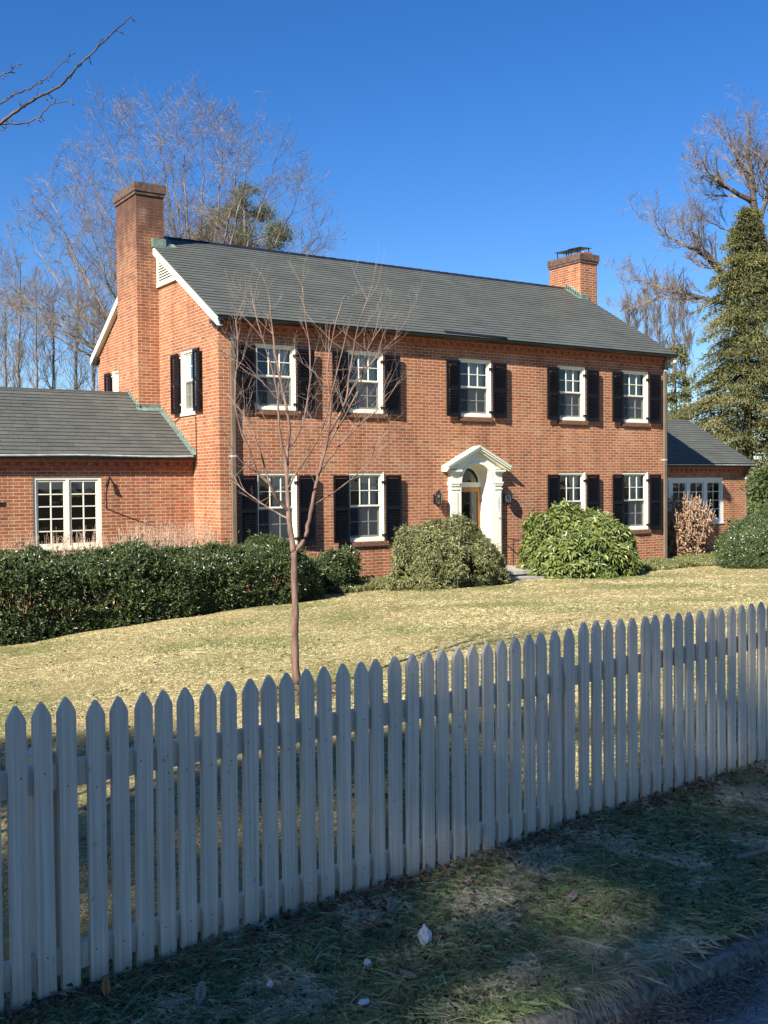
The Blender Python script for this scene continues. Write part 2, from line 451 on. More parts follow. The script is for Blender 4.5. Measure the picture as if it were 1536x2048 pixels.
# ------------------------------------------------------------------ terrain
YF0, YF1 = -16.13, -15.60         # fence line y at x=-8.2 and x=-3.5
def yf(x): return YF0+(np.clip(x, -14, 3)+8.2)*(YF1-YF0)/4.7
KERB_Y = -17.02
ROAD_Z = -1.845
def sstep(t): t = np.clip(t, 0, 1); return t*t*(3-2*t)
def gz(x, y):
    x = np.asarray(x, float); y = np.asarray(y, float)
    base = -2.1-.062*np.log1p(np.exp(np.clip(1.0-x, -20, 20)*1.5))/1.5*np.where(x < -20, .3, 1)
    base = np.maximum(base, -3.6)
    t = np.clip((y-yf(x))/(-2.0-yf(x)), 0, 1)
    lawn = -1.72*(1-t)+base*t
    verge = -1.72-.05*np.clip((yf(x)-y)/1.1, 0, 1)
    z = np.where(y >= yf(x), lawn, verge)
    z = z+.012*np.sin(x*3.1+y*1.3)*np.sin(y*2.3-x)+.02*np.sin(x*.9)*np.sin(y*.8+1)
    road = np.clip((KERB_Y-.02-y)/.03, 0, 1)*np.clip((y+24.5)/.5, 0, 1)
    return z*(1-road)+(-2.0)*road

def grid_axis(segs):
    out = []
    for a, b, s in segs: out += list(np.arange(a, b, s))
    out.append(segs[-1][1]); return np.array(out)
gx = grid_axis([(-600, -60, 60), (-60, -16, 4), (-16, -10, .5), (-10, 0, .12), (0, 20, .4), (20, 60, 4), (60, 600, 60)])
gy = grid_axis([(-600, -60, 60), (-60, -26, 3), (-26, -18, .5), (-18, -12, .1), (-12, 0, .3), (0, 12, 1), (12, 60, 6), (60, 660, 60)])
gy = np.unique(np.concatenate([gy, [KERB_Y-.02, KERB_Y-.05]]))
X, Y = np.meshgrid(gx, gy); Z = gz(X, Y)
nx = len(gx); ny = len(gy)
idx = (np.arange(ny-1)[:, None]*nx+np.arange(nx-1)[None]).ravel()
F = np.stack([idx, idx+1, idx+nx+1, idx+nx], 1)
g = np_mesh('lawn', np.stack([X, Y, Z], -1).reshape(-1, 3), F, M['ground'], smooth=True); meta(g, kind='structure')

mb = MB(); mb.box(-300, 300, -23.5, KERB_Y-.07, -1.99, ROAD_Z)
meta(mb.build('road', M['asphalt']), kind='structure')
# kerb: rough strip of worn concrete, top at verge height
kx = np.arange(-14, 4, .02); V = []
prof = [(.03, -.06), (.01, .004), (-.02, .006), (-.05, .003), (-.075, -.008), (-.088, -.035), (-.096, -.07), (-.10, -.12)]
for j, (dy, dz) in enumerate(prof):
    nz = np.array([mnoise.noise(Vector((x_*7, j*.9, 0)))*.5+mnoise.noise(Vector((x_*26, j*1.7, 3)))*.5 for x_ in kx])
    nb = np.array([mnoise.noise(Vector((x_*1.8, 5, j*.1))) for x_ in kx])
    V.append(np.stack([kx, KERB_Y+dy+.022*nb+.016*nz*(j > 0), -1.772+dz+.014*nz[::-1]+.008*nb], 1))
V = np.concatenate(V); n_ = len(kx); i = np.arange(n_-1)
F = np.concatenate([np.stack([i+j*n_, i+1+j*n_, i+1+(j+1)*n_, i+(j+1)*n_], 1) for j in range(len(prof)-1)])
meta(np_mesh('kerb', V, F, M['kerb']), kind='structure')

# ------------------------------------------------------------------ house
HZ = -2.75
L, W = 13.09, 7.52
house = thing('brick_house', (0, 0, -2.1), 'two storey red brick house with black shutters, slate roof and two low side wings', 'house')
TF = lambda u, d, z: (u, -d, z)             # main front wall
TG = lambda u, d, z: (-d, u, z)             # left gable wall
TWL = lambda u, d, z: (u, 1.33-d, z)        # left wing front
TWR = lambda u, d, z: (u, 2.0-d, z)          # right wing front

def wall_holes(mb, u0, u1, z0, z1, holes, reveal=.12, split=None):
    us = sorted({u0, u1, *[h[0] for h in holes], *[h[1] for h in holes]}); zs = sorted({z0, z1, *[h[2] for h in holes], *[h[3] for h in holes]})
    for a, b in zip(us, us[1:]):
        for c, d in zip(zs, zs[1:]):
            mu, mz = (a+b)/2, (c+d)/2
            if any(h[0] < mu < h[1] and h[2] < mz < h[3] for h in holes): continue
            mb.face([(a, 0, c), (b, 0, c), (b, 0, d), (a, 0, d)])
    for (a, b, c, d) in holes:
        r = -reveal
        mb.face([(a, 0, c), (a, 0, d), (a, r, d), (a, r, c)]); mb.face([(b, 0, c), (b, r, c), (b, r, d), (b, 0, d)])
        mb.face([(a, 0, d), (b, 0, d), (b, r, d), (a, r, d)]); mb.face([(a, 0, c), (a, r, c), (b, r, c), (b, 0, c)])

UT, UB, LT, LB = 2.885, 1.585, .225, -1.235
WX = [(.811, 1.747), (3.024, 3.943), (6.068, 7.013), (9.153, 10.06), (11.383, 12.335)]
holes = [(a, b, UB+.03, UT+.06) for a, b in WX] + [(a, b, LB+.03, LT+.06) for k, (a, b) in enumerate(WX) if k != 2]
DOOR = (5.94, 7.03, -2.0, .50)
mb = MB(TF)
wall_holes(mb, 0, L, HZ, 3.36, holes+[DOOR], .11)
# gable left with holes for the side windows
SW = (1.16, 1.92, 1.62, 2.93); SR = (5.72, 6.36, 1.62, 2.93)
mb.T = TG
wall_holes(mb, 0, W, HZ, 3.30, [SW, SR], .11)
mb.face([(0, 0, 3.30), (W, 0, 3.30), (W/2, 0, 5.62)])
mb.T = lambda u, d, z: (L+d, u, z)
mb.face([(0, 0, HZ), (W, 0, HZ), (W, 0, 3.30), (0, 0, 3.30)]); mb.face([(0, 0, 3.30), (W, 0, 3.30), (W/2, 0, 5.62)])
mb.T = lambda u, d, z: (u, W+d, z)
mb.face([(0, 0, HZ), (L, 0, HZ), (L, 0, 3.36), (0, 0, 3.36)])
mb.build('wall', M['brick'], house, fix=False)
# floors inside, so upper rooms and lower rooms are separate and dark
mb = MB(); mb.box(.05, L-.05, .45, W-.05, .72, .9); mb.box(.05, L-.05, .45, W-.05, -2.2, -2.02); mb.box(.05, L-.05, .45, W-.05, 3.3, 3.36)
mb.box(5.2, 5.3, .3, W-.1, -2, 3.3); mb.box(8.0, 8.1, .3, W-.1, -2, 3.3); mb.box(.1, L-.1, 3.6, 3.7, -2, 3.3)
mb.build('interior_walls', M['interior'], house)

# left wing
WH = (-3.36, -2.0, -1.20, .23)
VH = (-4.25, -3.86, -.355, -.265)
mb = MB(TWL); wall_holes(mb, -9.2, -.002, -3.6, .60, [WH, VH], .10)
mb.T = lambda u, d, z: (-9.2-d, u, z)
mb.face([(1.33, 0, -3.6), (6.4, 0, -3.6), (6.4, 0, .6), (1.33, 0, .6)]); mb.face([(1.33, 0, .6), (6.4, 0, .6), (3.86, 0, 2.0)])
mb.T = lambda u, d, z: (u, 6.4+d, z)
mb.face([(-9.2, 0, -3.6), (0, 0, -3.6), (0, 0, .6), (-9.2, 0, .6)])
mb.build('wing_wall', M['brick'], house, fix=False)
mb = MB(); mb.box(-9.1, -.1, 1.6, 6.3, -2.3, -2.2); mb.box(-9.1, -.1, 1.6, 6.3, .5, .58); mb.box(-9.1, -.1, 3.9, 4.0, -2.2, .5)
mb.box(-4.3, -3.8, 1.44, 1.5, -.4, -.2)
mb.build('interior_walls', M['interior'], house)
# right wing
RH = (13.14, 17.87, -1.25, .15)
mb = MB(TWR); wall_holes(mb, L+.002, 19.02, -2.6, .50, [RH], .10)
mb.T = lambda u, d, z: (19.02+d, u, z)
mb.face([(2.0, 0, -2.6), (7.0, 0, -2.6), (7.0, 0, .5), (2.0, 0, .5)]); mb.face([(2.0, 0, .5), (7.0, 0, .5), (4.5, 0, 1.95)])
mb.T = lambda u, d, z: (u, 7.0+d, z)
mb.face([(L, 0, -2.6), (19.02, 0, -2.6), (19.02, 0, .5), (L, 0, .5)])
mb.build('wing_wall', M['brick'], house, fix=False)
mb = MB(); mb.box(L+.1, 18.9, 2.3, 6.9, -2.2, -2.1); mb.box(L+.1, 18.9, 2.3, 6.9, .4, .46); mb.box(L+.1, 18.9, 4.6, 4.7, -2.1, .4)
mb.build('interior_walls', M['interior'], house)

# roofs ------------------------------------------------------------
def slates(name, x0, x1, ye, ze, yr, zr, mat, expo=.165, wmin=.24, wmax=.38, skip=None, gap=.004, sg=.05, th=.016):
    """one mesh of overlapping slates on a slab, eave line (ye,ze) to ridge (yr,zr)"""
    sl_ = math.hypot(yr-ye, zr-ze); v = np.array([0, (yr-ye)/sl_, (zr-ze)/sl_]); u = np.array([1., 0, 0]); n = np.cross(u, v)
    if n[2] < 0: n = -n
    V = []; Rn = []
    rows = int(sl_/expo)+1
    for r in range(rows):
        s0 = r*expo+random.uniform(-.004, .004); s1 = min(s0+expo*1.25, sl_+.02)
        x = x0-random.uniform(0, .2)
        while x < x1:
            w_ = random.uniform(wmin, wmax); xa = max(x, x0); xb = min(x+w_-gap, x1)
            x += w_
            if xb-xa < .03: continue
            if skip and skip((xa+xb)/2, s0): continue
            t = th*random.uniform(.95, 1.05); dr = random.gauss(0, .0012); sk = random.uniform(-.0015, .0015)
            o = np.array([0, ye, ze])
            for zz, nn in ((0, 0.0), (1, t)):
                for xx, dd in ((xa, sk), (xb, -sk)):
                    for ss in (0, 1):
                        sv = (s0+dr+dd) if ss == 0 else s1
                        h = (.006+nn) if ss == 0 else (nn-t+.004)
                        V.append(o+u*xx+v*sv+n*h)
            Rn += [np.clip(random.gauss(.5, sg), 0, 1)]*8
    V = np.array(V); k = len(V)//8; i = np.arange(k)[:, None]*8
    F = np.concatenate([i+np.array([q]) for q in ((0, 1, 3, 2), (4, 6, 7, 5), (0, 2, 6, 4), (1, 5, 7, 3), (0, 4, 5, 1), (2, 3, 7, 6))])
    return np_mesh(name, V, F, mat, house, rnd=Rn)

RXL, RXR = -.13, 13.2
EY, EZ, RY, RZ = -.26, 3.41, 3.76, 5.79
RZ0 = RZ-.03
sl_dir = (RZ-EZ)/(RY-EY)
slates('roof', RXL, RXR, EY, EZ, RY, RZ, M['slate'])
mb = MB()   # slabs under the slates (front and back) - thin deck
mb.hull([(RXL+.01, EY+.02, EZ-.028), (RXR-.01, EY+.02, EZ-.028), (RXL+.01, RY, RZ-.028), (RXR-.01, RY, RZ-.028), (RXL+.01, EY+.02, EZ), (RXR-.01, EY+.02, EZ), (RXL+.01, RY, RZ), (RXR-.01, RY, RZ)])
mb.hull([(RXL+.01, RY+.001, RZ-.028), (RXR-.01, RY+.001, RZ-.028), (RXL+.01, 2*RY-EY, EZ-.028), (RXR-.01, 2*RY-EY, EZ-.028), (RXL+.01, RY+.001, RZ+.01), (RXR-.01, RY+.001, RZ+.01), (RXL+.01, 2*RY-EY, EZ+.01), (RXR-.01, 2*RY-EY, EZ+.01)])
mb.build('roof_deck', M['slab'], house)
mb = MB(); xx = .16
while xx < 12.9:
    l_ = .3; mb.hull([(xx, RY-.11, RZ-.055), (xx+l_+.03, RY-.11, RZ-.05), (xx, RY+.11, RZ-.055), (xx+l_+.03, RY+.11, RZ-.05), (xx, RY-.02, RZ+.035), (xx+l_+.03, RY-.02, RZ+.045), (xx, RY+.02, RZ+.035), (xx+l_+.03, RY+.02, RZ+.045)]); xx += l_
mb.build('ridge_cap', M['gutter'], house)
# left wing roof
WEY, WEZ, WRY, WRZ = 1.15, .655, 3.86, 2.16
slates('wing_roof', -9.5, -.015, WEY, WEZ, WRY, WRZ, M['slate2'], .165, .18, .32, None, .009, .075, .017)
mb = MB()
mb.hull([(-9.5, WEY+.01, WEZ-.04), (-.01, WEY+.01, WEZ-.04), (-9.5, WRY, WRZ-.04), (-.01, WRY, WRZ-.04), (-9.5, WEY+.01, WEZ), (-.01, WEY+.01, WEZ), (-9.5, WRY, WRZ), (-.01, WRY, WRZ)])
mb.hull([(-9.5, WRY+.001, WRZ-.04), (-.01, WRY+.001, WRZ-.04), (-9.5, 6.57, .6), (-.01, 6.57, .6), (-9.5, WRY+.001, WRZ), (-.01, WRY+.001, WRZ), (-9.5, 6.57, .655), (-.01, 6.57, .655)])
mb.build('roof_deck', M['slab'], house)
mb = MB(); mb.hull([(-9.5, WRY-.1, WRZ-.045), (-.52, WRY-.1, WRZ-.045), (-9.5, WRY+.1, WRZ-.045), (-.52, WRY+.1, WRZ-.045), (-9.5, WRY-.02, WRZ+.03), (-.52, WRY-.02, WRZ+.03), (-9.5, WRY+.02, WRZ+.03), (-.52, WRY+.02, WRZ+.03)])
mb.build('ridge_cap', M['slate2'], house)
# right wing roof
REY, REZ, RRY, RRZ = 1.78, .565, 4.5, 2.10
slates('wing_roof', L+.01, 19.14, REY, REZ, RRY, RRZ, M['slate2'])
mb = MB()
mb.hull([(L+.005, REY+.01, REZ-.04), (19.13, REY+.01, REZ-.04), (L+.005, RRY, RRZ-.04), (19.13, RRY, RRZ-.04), (L+.005, REY+.01, REZ), (19.13, REY+.01, REZ), (L+.005, RRY, RRZ), (19.13, RRY, RRZ)])
mb.hull([(L+.005, RRY+.001, RRZ-.04), (19.13, RRY+.001, RRZ-.04), (L+.005, 7.2, .5), (19.13, 7.2, .5), (L+.005, RRY+.001, RRZ), (19.13, RRY+.001, RRZ), (L+.005, 7.2, .54), (19.13, 7.2, .54)])
mb.build('roof_deck', M['slab'], house)

# cornice: string course, dentils, top course; gutter
def cornice(T, u0, u1, zr, full=True, proj=0.0):
    mb = MB(T); z = zr-.27
    mb.box(u0, u1, 0, .045, z, z+.058)                     # string course
    u = u0+.02
    while u < u1-.11:
        mb.box(u, u+.10, 0, .075, z+.062, z+.122); u += .215   # dentils
    mb.box(u0, u1, 0, .032, z+.062, z+.122)
    mb.box(u0, u1, 0, .11, z+.125, z+.185)
    return mb.build('brick_cornice', M['brick_plain'], house)
cornice(TF, 0.0, L, 3.43)
cornice(TWL, -9.2, -.01, .66); cornice(TWR, L+.01, 19.02, .56)
def gutter(T, u0, u1, d, z, r=.062, edge=None):
    mb = MB()
    n = 8
    for k in range(n):
        a0 = math.pi*(1+k/n); a1 = math.pi*(1+(k+1)/n)
        p = lambda a, rr: (d+rr*math.cos(a), z+rr*math.sin(a))
        (d0, z0), (d1, z1) = p(a0, r), p(a1, r); (e0, f0), (e1, f1) = p(a0, r-.006), p(a1, r-.006)
        mb.hull([T(u0, d0, z0), T(u1, d0, z0), T(u0, d1, z1), T(u1, d1, z1), T(u0, e0, f0), T(u1, e0, f0), T(u0, e1, f1), T(u1, e1, f1)])
    mb.hull([T(*q) for q in [(u0, .0, z-.0), (u1, .0, z-.0), (u0, .0, z-.06), (u1, .0, z-.06), (u0, d-r+.0, z-.0), (u1, d-r, z-.0), (u0, d-r+.02, z-.05), (u1, d-r+.02, z-.05)]])
    return mb
gutter(TF, -.12, 13.19, .235, 3.395).build('gutter', M['gutter'], house)
gutter(TWL, -9.4, -.02, .17, .625, .05).build('gutter', M['gutter'], house)
gutter(TWR, L+.02, 19.1, .21, .525, .05).build('gutter', M['gutter'], house)
mb = MB(TWL)
for k in range(19):
    a = -9.4+k*.49; mb.hull([(a, .225, .628+.01*math.sin(k)), (a+.49, .225, .628+.01*math.sin(k+1)), (a, .16, .648+.01*math.sin(k)), (a+.49, .16, .648+.01*math.sin(k+1)), (a, .232, .646+.01*math.sin(k)), (a+.49, .232, .646+.01*math.sin(k+1)), (a, .165, .668+.01*math.sin(k)), (a+.49, .165, .668+.01*math.sin(k+1))])
mb.build('metal_drip_edge', M['lead'], house)
mb = MB(TWR); mb.box(L+.1, 19.12, .262, .27, .525, .545); mb.build('metal_drip_edge', M['lead'], house)
# loose black strip lifted off the eave
mb = MB(); mb.hull([(5.55, -.20, 3.445), (7.3, -.28, 3.435), (5.55, -.13, 3.50), (7.3, -.22, 3.47), (5.55, -.22, 3.47), (7.3, -.3, 3.46), (5.55, -.15, 3.53), (7.3, -.24, 3.50)])
meta(mb.build('loose_eave_strip', M['gutter'], house), 'bent black strip lifted above the gutter')

# rake boards on the gables
def rake(x0, x1, sgn):
    mb = MB()
    for (ya, za, yb, zb) in ((EY+.02, EZ-.03, RY, RZ-.035), (2*RY-EY-.02, EZ-.03, RY, RZ-.035)):
        mb.hull([(x0, ya, za-.17), (x1, ya, za-.17), (x0, yb, zb-.17), (x1, yb, zb-.17), (x0, ya, za), (x1, ya, za), (x0, yb, zb), (x1, yb, zb)])
    return mb.build('rake_board', M['cream'], house)
rake(-.128, -.004, -1); rake(L+.004, L+.10, 1)
# eave return ends under the rake at each corner of the gable
for ya, s in ((-.30, 1), (2*RY-EY+.04, -1)):
    mb = MB()
    for k, (d, z0, z1) in enumerate(((0, 3.30, 3.36), (.03, 3.24, 3.297), (.09, 3.18, 3.237))):
        mb.box(-.10+k*.02, -.002, min(ya+s*d, ya+s*(.5-.08*k)), max(ya+s*d, ya+s*(.5-.08*k)), z0, z1)
    mb.build('cornice_return', M['gutter'], house)
# triangular louvred vent in the gable beside the chimney
def vent(y0, y1, s):
    mb = MB(TG)
    zt = lambda y: EZ-.20+sl_dir*((y if s > 0 else 2*RY-y)-EY)
    yi, yo = (y0, y1) if s > 0 else (y1, y0)    # yo near the chimney
    zb = 4.55
    mb.box(min(yo, yo-s*.07), max(yo, yo-s*.07), .0, .05, zb, zt(yo)+.02)
    mb.hull([(yi, 0, zb-.05), (yi, .06, zb-.05), (yo, 0, zb-.05), (yo, .06, zb-.05), (yi, 0, zb+.02), (yi, .06, zb+.02), (yo, 0, zb+.02), (yo, .06, zb+.02)])
    z = zb+.04
    while z < zt(yo)-.08:
        # start of the louvre where the slope crosses this height
        yy = EY+(z+.20-EZ)/sl_dir
        yy = yy if s > 0 else 2*RY-yy
        a, b = sorted((yy, yo))
        if b-a > .05: mb.hull([(a, .045, z), (b, .045, z), (a, .005, z+.045), (b, .005, z+.045), (a, .05, z+.008), (b, .05, z+.008), (a, .01, z+.053), (b, .01, z+.053)])
        z += .062
    v = mb.build('gable_vent', M['cream'], house)
    mk = MB(TG); mk.prism([(yi, zb), (yo, zb), (yo, zt(yo))], .001, .004); mk.build('vent_backing', M['gutter'], v)
vent(2.05, 3.17, 1); vent(5.47, 4.5, -1)

# chimneys
def chimney(x0, x1, y0, y1, zb, zc, zt, mat):
    mb = MB(); mb.box(x0, x1, y0, y1, zb, zc)
    c = mb.build('chimney', mat, house)
    mb = MB(); mb.box(x0-.03, x1+.03, y0-.03, y1+.03, zc-.0, zc+.07); mb.box(x0-.05, x1+.05, y0-.05, y1+.05, zc+.072, zt)
    mb.hull([(x0, y0, zt+.001), (x1, y0, zt+.001), (x0, y1, zt+.001), (x1, y1, zt+.001), (x0+.15, y0+.15, zt+.05), (x1-.15, y0+.15, zt+.05), (x0+.15, y1-.15, zt+.05), (x1-.15, y1-.15, zt+.05)])
    mb.build('chimney_cap', M['capstone'], c)
    return c
c1 = chimney(-.51, .14, 3.18, 4.49, -3.2, 6.55, 6.81, M['brick_ch'])
mb = MB(); mb.box(-.42, -.22, 3.9, 4.2, 6.85, 6.93); mb.build('flue_liner', M['capstone'], c1)
mb = MB(); mb.box(-.1, .05, 3.4, 3.6, 6.83, 6.87); mb.build('flue_liner', M['capstone'], c1)
c2 = chimney(12.93, 13.6, 3.12, 4.45, -2.6, 6.47, 6.73, M['brick_ch2'])
for (a, b) in ((3.75, 4.25), (3.28, 3.66)):
    mb = MB()
    mb.hull([(13.0, a-.05, 6.93), (13.5, a-.05, 6.95), (13.0, b+.05, 6.95), (13.5, b+.05, 6.97), (13.0, a-.05, 6.945), (13.5, a-.05, 6.965), (13.0, b+.05, 6.965), (13.5, b+.05, 6.985)])
    for xx in (13.06, 13.42):
        for yy in (a, b-.02): mb.box(xx, xx+.02, yy, yy+.02, 6.74, 6.955)
    mb.build('flue_cover', M['gutter'], c2)
mb = MB(); mb.box(13.15, 13.5, 3.2, 3.26, 6.76, 6.82); mb.build('flue_liner', M['brick_plain'], c2)
# copper flashings
mb = MB()
mb.box(-.16, .16, 3.10, 3.175, 5.40, 5.60); mb.hull([(.14, 3.1, 5.42), (.42, 3.1, 5.42), (.14, 3.76, 5.80), (.42, 3.76, 5.80), (.14, 3.1, 5.44), (.42, 3.1, 5.44), (.14, 3.76, 5.83), (.42, 3.76, 5.83)])
mb.build('copper_flashing', M['verdigris'], house)
mb = MB()
n_ = 9
for k in range(n_):
    y0 = 3.10+k*(RY-3.10)/n_; zz = EZ+sl_dir*(y0-EY)
    mb.box(12.915, 12.928, y0-.02, y0+.09, zz, zz+.17+.02*math.sin(k*3))
mb.hull([(12.80, 3.05, EZ+sl_dir*(3.05-EY)+.025), (12.93, 3.05, EZ+sl_dir*(3.05-EY)+.025), (12.80, RY, RZ+.025), (12.93, RY, RZ+.025), (12.80, 3.05, EZ+sl_dir*(3.05-EY)+.03), (12.93, 3.05, EZ+sl_dir*(3.05-EY)+.03), (12.80, RY, RZ+.03), (12.93, RY, RZ+.03)])
mb.box(12.90, 13.25, 3.085, 3.112, 5.38, 5.52)
mb.build('copper_flashing', M['verdigris'], house)
mb = MB(); ws = (WRZ-WEZ)/(WRY-WEY)
k = 0; y = WEY
while y < 3.1:
    zz = WEZ+ws*(y-WEY); mb.box(-.012, -.003, y, y+.13, zz-.02, zz+.10+.02*math.sin(k*2.1)); y += .115; k += 1
mb.hull([(-.10, WEY, WEZ+.02), (-.005, WEY, WEZ+.02), (-.10, 3.17, WEZ+ws*(3.17-WEY)+.022), (-.005, 3.17, WEZ+ws*(3.17-WEY)+.022), (-.10, WEY, WEZ+.026), (-.005, WEY, WEZ+.026), (-.10, 3.17, WEZ+ws*(3.17-WEY)+.03), (-.005, 3.17, WEZ+ws*(3.17-WEY)+.03)])
zf = WEZ+ws*(3.10-WEY)
mb.box(-.56, -.005, 3.155, 3.176, zf, zf+.13); mb.hull([(-.58, 3.0, zf-.03), (0, 3.0, zf-.03), (-.58, 3.17, zf+.05), (0, 3.17, zf+.05), (-.58, 3.0, zf-.02), (0, 3.0, zf-.02), (-.58, 3.17, zf+.06), (0, 3.17, zf+.06)])
y = 3.12
while y < WRY:
    zz = WEZ+ws*(y-WEY); mb.box(-.525, -.512, y, y+.13, zz, zz+.11); y += .115
mb.build('copper_flashing', M['verdigris'], house)

# downspouts
def downspout(T, u0, u1, ztop, zbot, d=.03):
    mb = MB(T); mb.box(u0, u1, d, d+.065, zbot, ztop)
    mb.hull([(u0, d, ztop), (u1, d, ztop), (u0, d+.065, ztop), (u1, d+.065, ztop), (u0, d+.12, ztop+.16), (u1, d+.12, ztop+.16), (u0, d+.185, ztop+.16), (u1, d+.185, ztop+.16)])
    o = mb.build('downspout', M['brown'], house)
    for z in (ztop-.22, ztop-2.6):
        mb = MB(T)
        if z > zbot: mb.box(u0-.035, u1+.035, .0, .012, z, z+.035); mb.box(u0-.004, u1+.004, d-.01, d+.069, z, z+.035); mb.build('pipe_bracket', M['lead'], o)
downspout(TF, .235, .315, 3.20, -2.15); downspout(TF, 12.90, 12.985, 3.20, -2.05); downspout(TWR, 18.84, 18.93, .33, -2.0)
mb = MB(TF); mb.box(13.0, 13.085, .0, .02, -2.1, 3.2); mb.build('corner_shade_strip', M['gutter'], house)  # black strip painting in the shadow side beside the right downspout

# windows ------------------------------------------------------------
def muntins(mb, u0, u1, z0, z1, nc, nr, d0, d1, w_=.018):
    for k in range(1, nc):
        u = u0+(u1-u0)*k/nc; mb.box(u-w_/2, u+w_/2, d0, d1, z0, z1)
    for k in range(1, nr):
        z = z0+(z1-z0)*k/nr; mb.box(u0, u1, d0+.001, d1-.001, z-w_/2, z+w_/2)
def pane(T, u0, u1, z0, z1, d, par, mat='glass', name='pane'):
    mb = MB(T); mb.face([(u0, d, z0), (u1, d, z0), (u1, d, z1), (u0, d, z1)])
    return mb.build(name, M[mat], par, fix=False)
def curtain(T, u0, u1, z0, z1, d, par, mat='curtain', pleat=.05):
    n = max(6, int((u1-u0)/.02)); V = []
    for k in range(n+1):
        u = u0+(u1-u0)*k/n; dd = d+.018*math.sin(u*2*math.pi/pleat+2*math.sin(u*7))
        V += [T(u, dd, z0), T(u, dd, z1)]
    F = [[2*k, 2*k+2, 2*k+3, 2*k+1] for k in range(n)]
    np_mesh('curtain', V, F, M[mat], par, smooth=True)
def sash_window(T, u0, u1, z0, z1, cur=None, paintm='cream', screen_=True, cols=3):
    j = .05
    mb = MB(T)
    mb.box(u0, u0+j, -.10, -.015, z0, z1); mb.box(u1-j, u1, -.10, -.015, z0, z1)
    mb.box(u0+j, u1-j, -.10, -.015, z1-j, z1); mb.box(u0+j, u1-j, -.10, -.01, z0, z0+.045)
    mb.box(u0-.0, u1+.0, -.014, .02, z0-.028, z0+.022)       # wooden sill nose
    # painted reveals
    mb.box(u0-.0015, u0+.004, -.0149, -.001, z0+.02, z1); mb.box(u1-.004, u1+.0015, -.0149, .012, z0+.02, z1)
    fr = mb.build('window', M[paintm], house)
    a, b = u0+j, u1-j; zm = (z0+z1)/2+.005; s = .035
    mb = MB(T); d0, d1 = -.085, -.05      # upper sash, nearer the street
    mb.box(a, a+s, d0, d1, zm, z1-j); mb.box(b-s, b, d0, d1, zm, z1-j); mb.box(a+s, b-s, d0, d1, z1-j-s, z1-j); mb.box(a+s, b-s, d0, d1+.004, zm-.005, zm+s-.005)
    muntins(mb, a+s, b-s, zm+s, z1-j-s, cols, 2, d0+.005, d1-.004)
    mb.build('upper_sash', M[paintm], fr)
    pane(T, a+s, b-s, zm+s-.005, z1-j-s, d0+.012, fr)
    mb = MB(T); d0, d1 = -.13, -.095
    mb.box(a, a+s, d0, d1, z0+.045, zm-.002); mb.box(b-s, b, d0, d1, z0+.045, zm-.002); mb.box(a+s, b-s, d0, d1, z0+.045, z0+.105); mb.box(a+s, b-s, d0, d1, zm-s, zm-.002)
    muntins(mb, a+s, b-s, z0+.105, zm-s, cols, 2, d0+.005, d1-.004)
    mb.build('lower_sash', M[paintm], fr)
    pane(T, a+s, b-s, z0+.105, zm-s, d0+.012, fr)
    if screen_:
        pane(T, a, b, z0+.046, zm-.006, -.07, fr, 'screen', 'insect_screen')
        mb = MB(T); mb.box(a+.0, a+.018, -.075, -.062, z0+.046, zm-.006); mb.box(b-.018, b, -.075, -.062, z0+.046, zm-.006); mb.box(a+.017, b-.017, -.0745, -.0625, z0+.046, z0+.064); mb.box(a+.017, b-.017, -.0745, -.0625, zm-.022, zm-.006); mb.build('screen_frame', M[paintm], fr)
    if cur:
        for c0, c1 in cur: curtain(T, u0+(u1-u0)*c0, u0+(u1-u0)*c1, z0+.05, z1-.06, -.19, fr)
    return fr
def brick_sill(T, u0, u1, z):
    mb = MB(T); u = u0
    while u < u1-.03:
        mb.hull([(u, -.01, z-.095), (u+.058, -.01, z-.095), (u, .055, z-.10), (u+.058, .055, z-.10), (u, -.01, z), (u+.058, -.01, z), (u, .055, z-.012), (u+.058, .055, z-.012)]); u += .066
    mb.build('brick_sill', M['brick_sill'], house)
    mb = MB(T); mb.box(u0, u1-.01, -.009, .047, z-.092, z-.016); mb.build('sill_mortar', M['kerb'], house)

def shutter_mesh(w_, h, name):
    mb = MB(); st = .045; t0, t1 = 0, .035
    mb.box(0, st, t0, t1, 0, h); mb.box(w_-st, w_, t0, t1, 0, h)
    rails = [(0, .085), (h*.505-.035, h*.505+.035), (h-.06, h)]
    for a, b in rails: mb.box(st, w_-st, t0, t1-.003, a, b)
    for a, b in ((rails[0][1], rails[1][0]), (rails[1][1], rails[2][0])):
        z = a+.005
        while z < b-.03:
            mb.hull([(st, t0+.002, z), (w_-st, t0+.002, z), (st, t1-.012, z), (w_-st, t1-.012, z), (st, t0+.002, z+.006), (w_-st, t0+.002, z+.006), (st, t1-.012, z+.006), (w_-st, t1-.012, z+.006)]) if False else None
            mb.hull([(st, t0+.003, z+.028), (w_-st, t0+.003, z+.028), (st, t1-.008, z), (w_-st, t1-.008, z), (st, t0+.003, z+.034), (w_-st, t0+.003, z+.034), (st, t1-.008, z+.006), (w_-st, t1-.008, z+.006)])
            z += .034
    # bead around each panel catches the light
    for a, b in ((rails[0][1], rails[1][0]), (rails[1][1], rails[2][0])):
        e = .006
        mb.box(st-e, st, t1, t1+.004, a, b); mb.box(w_-st, w_-st+e, t1, t1+.004, a, b); mb.box(st, w_-st, t1-.003, t1+.002, a, a+e); mb.box(st, w_-st, t1-.003, t1+.002, b-e, b)
    me = bpy.data.meshes.new(name); me.from_pydata(mb.v, [], mb.f); me.materials.append(M['black']); me.update(); return me
SHW = .40
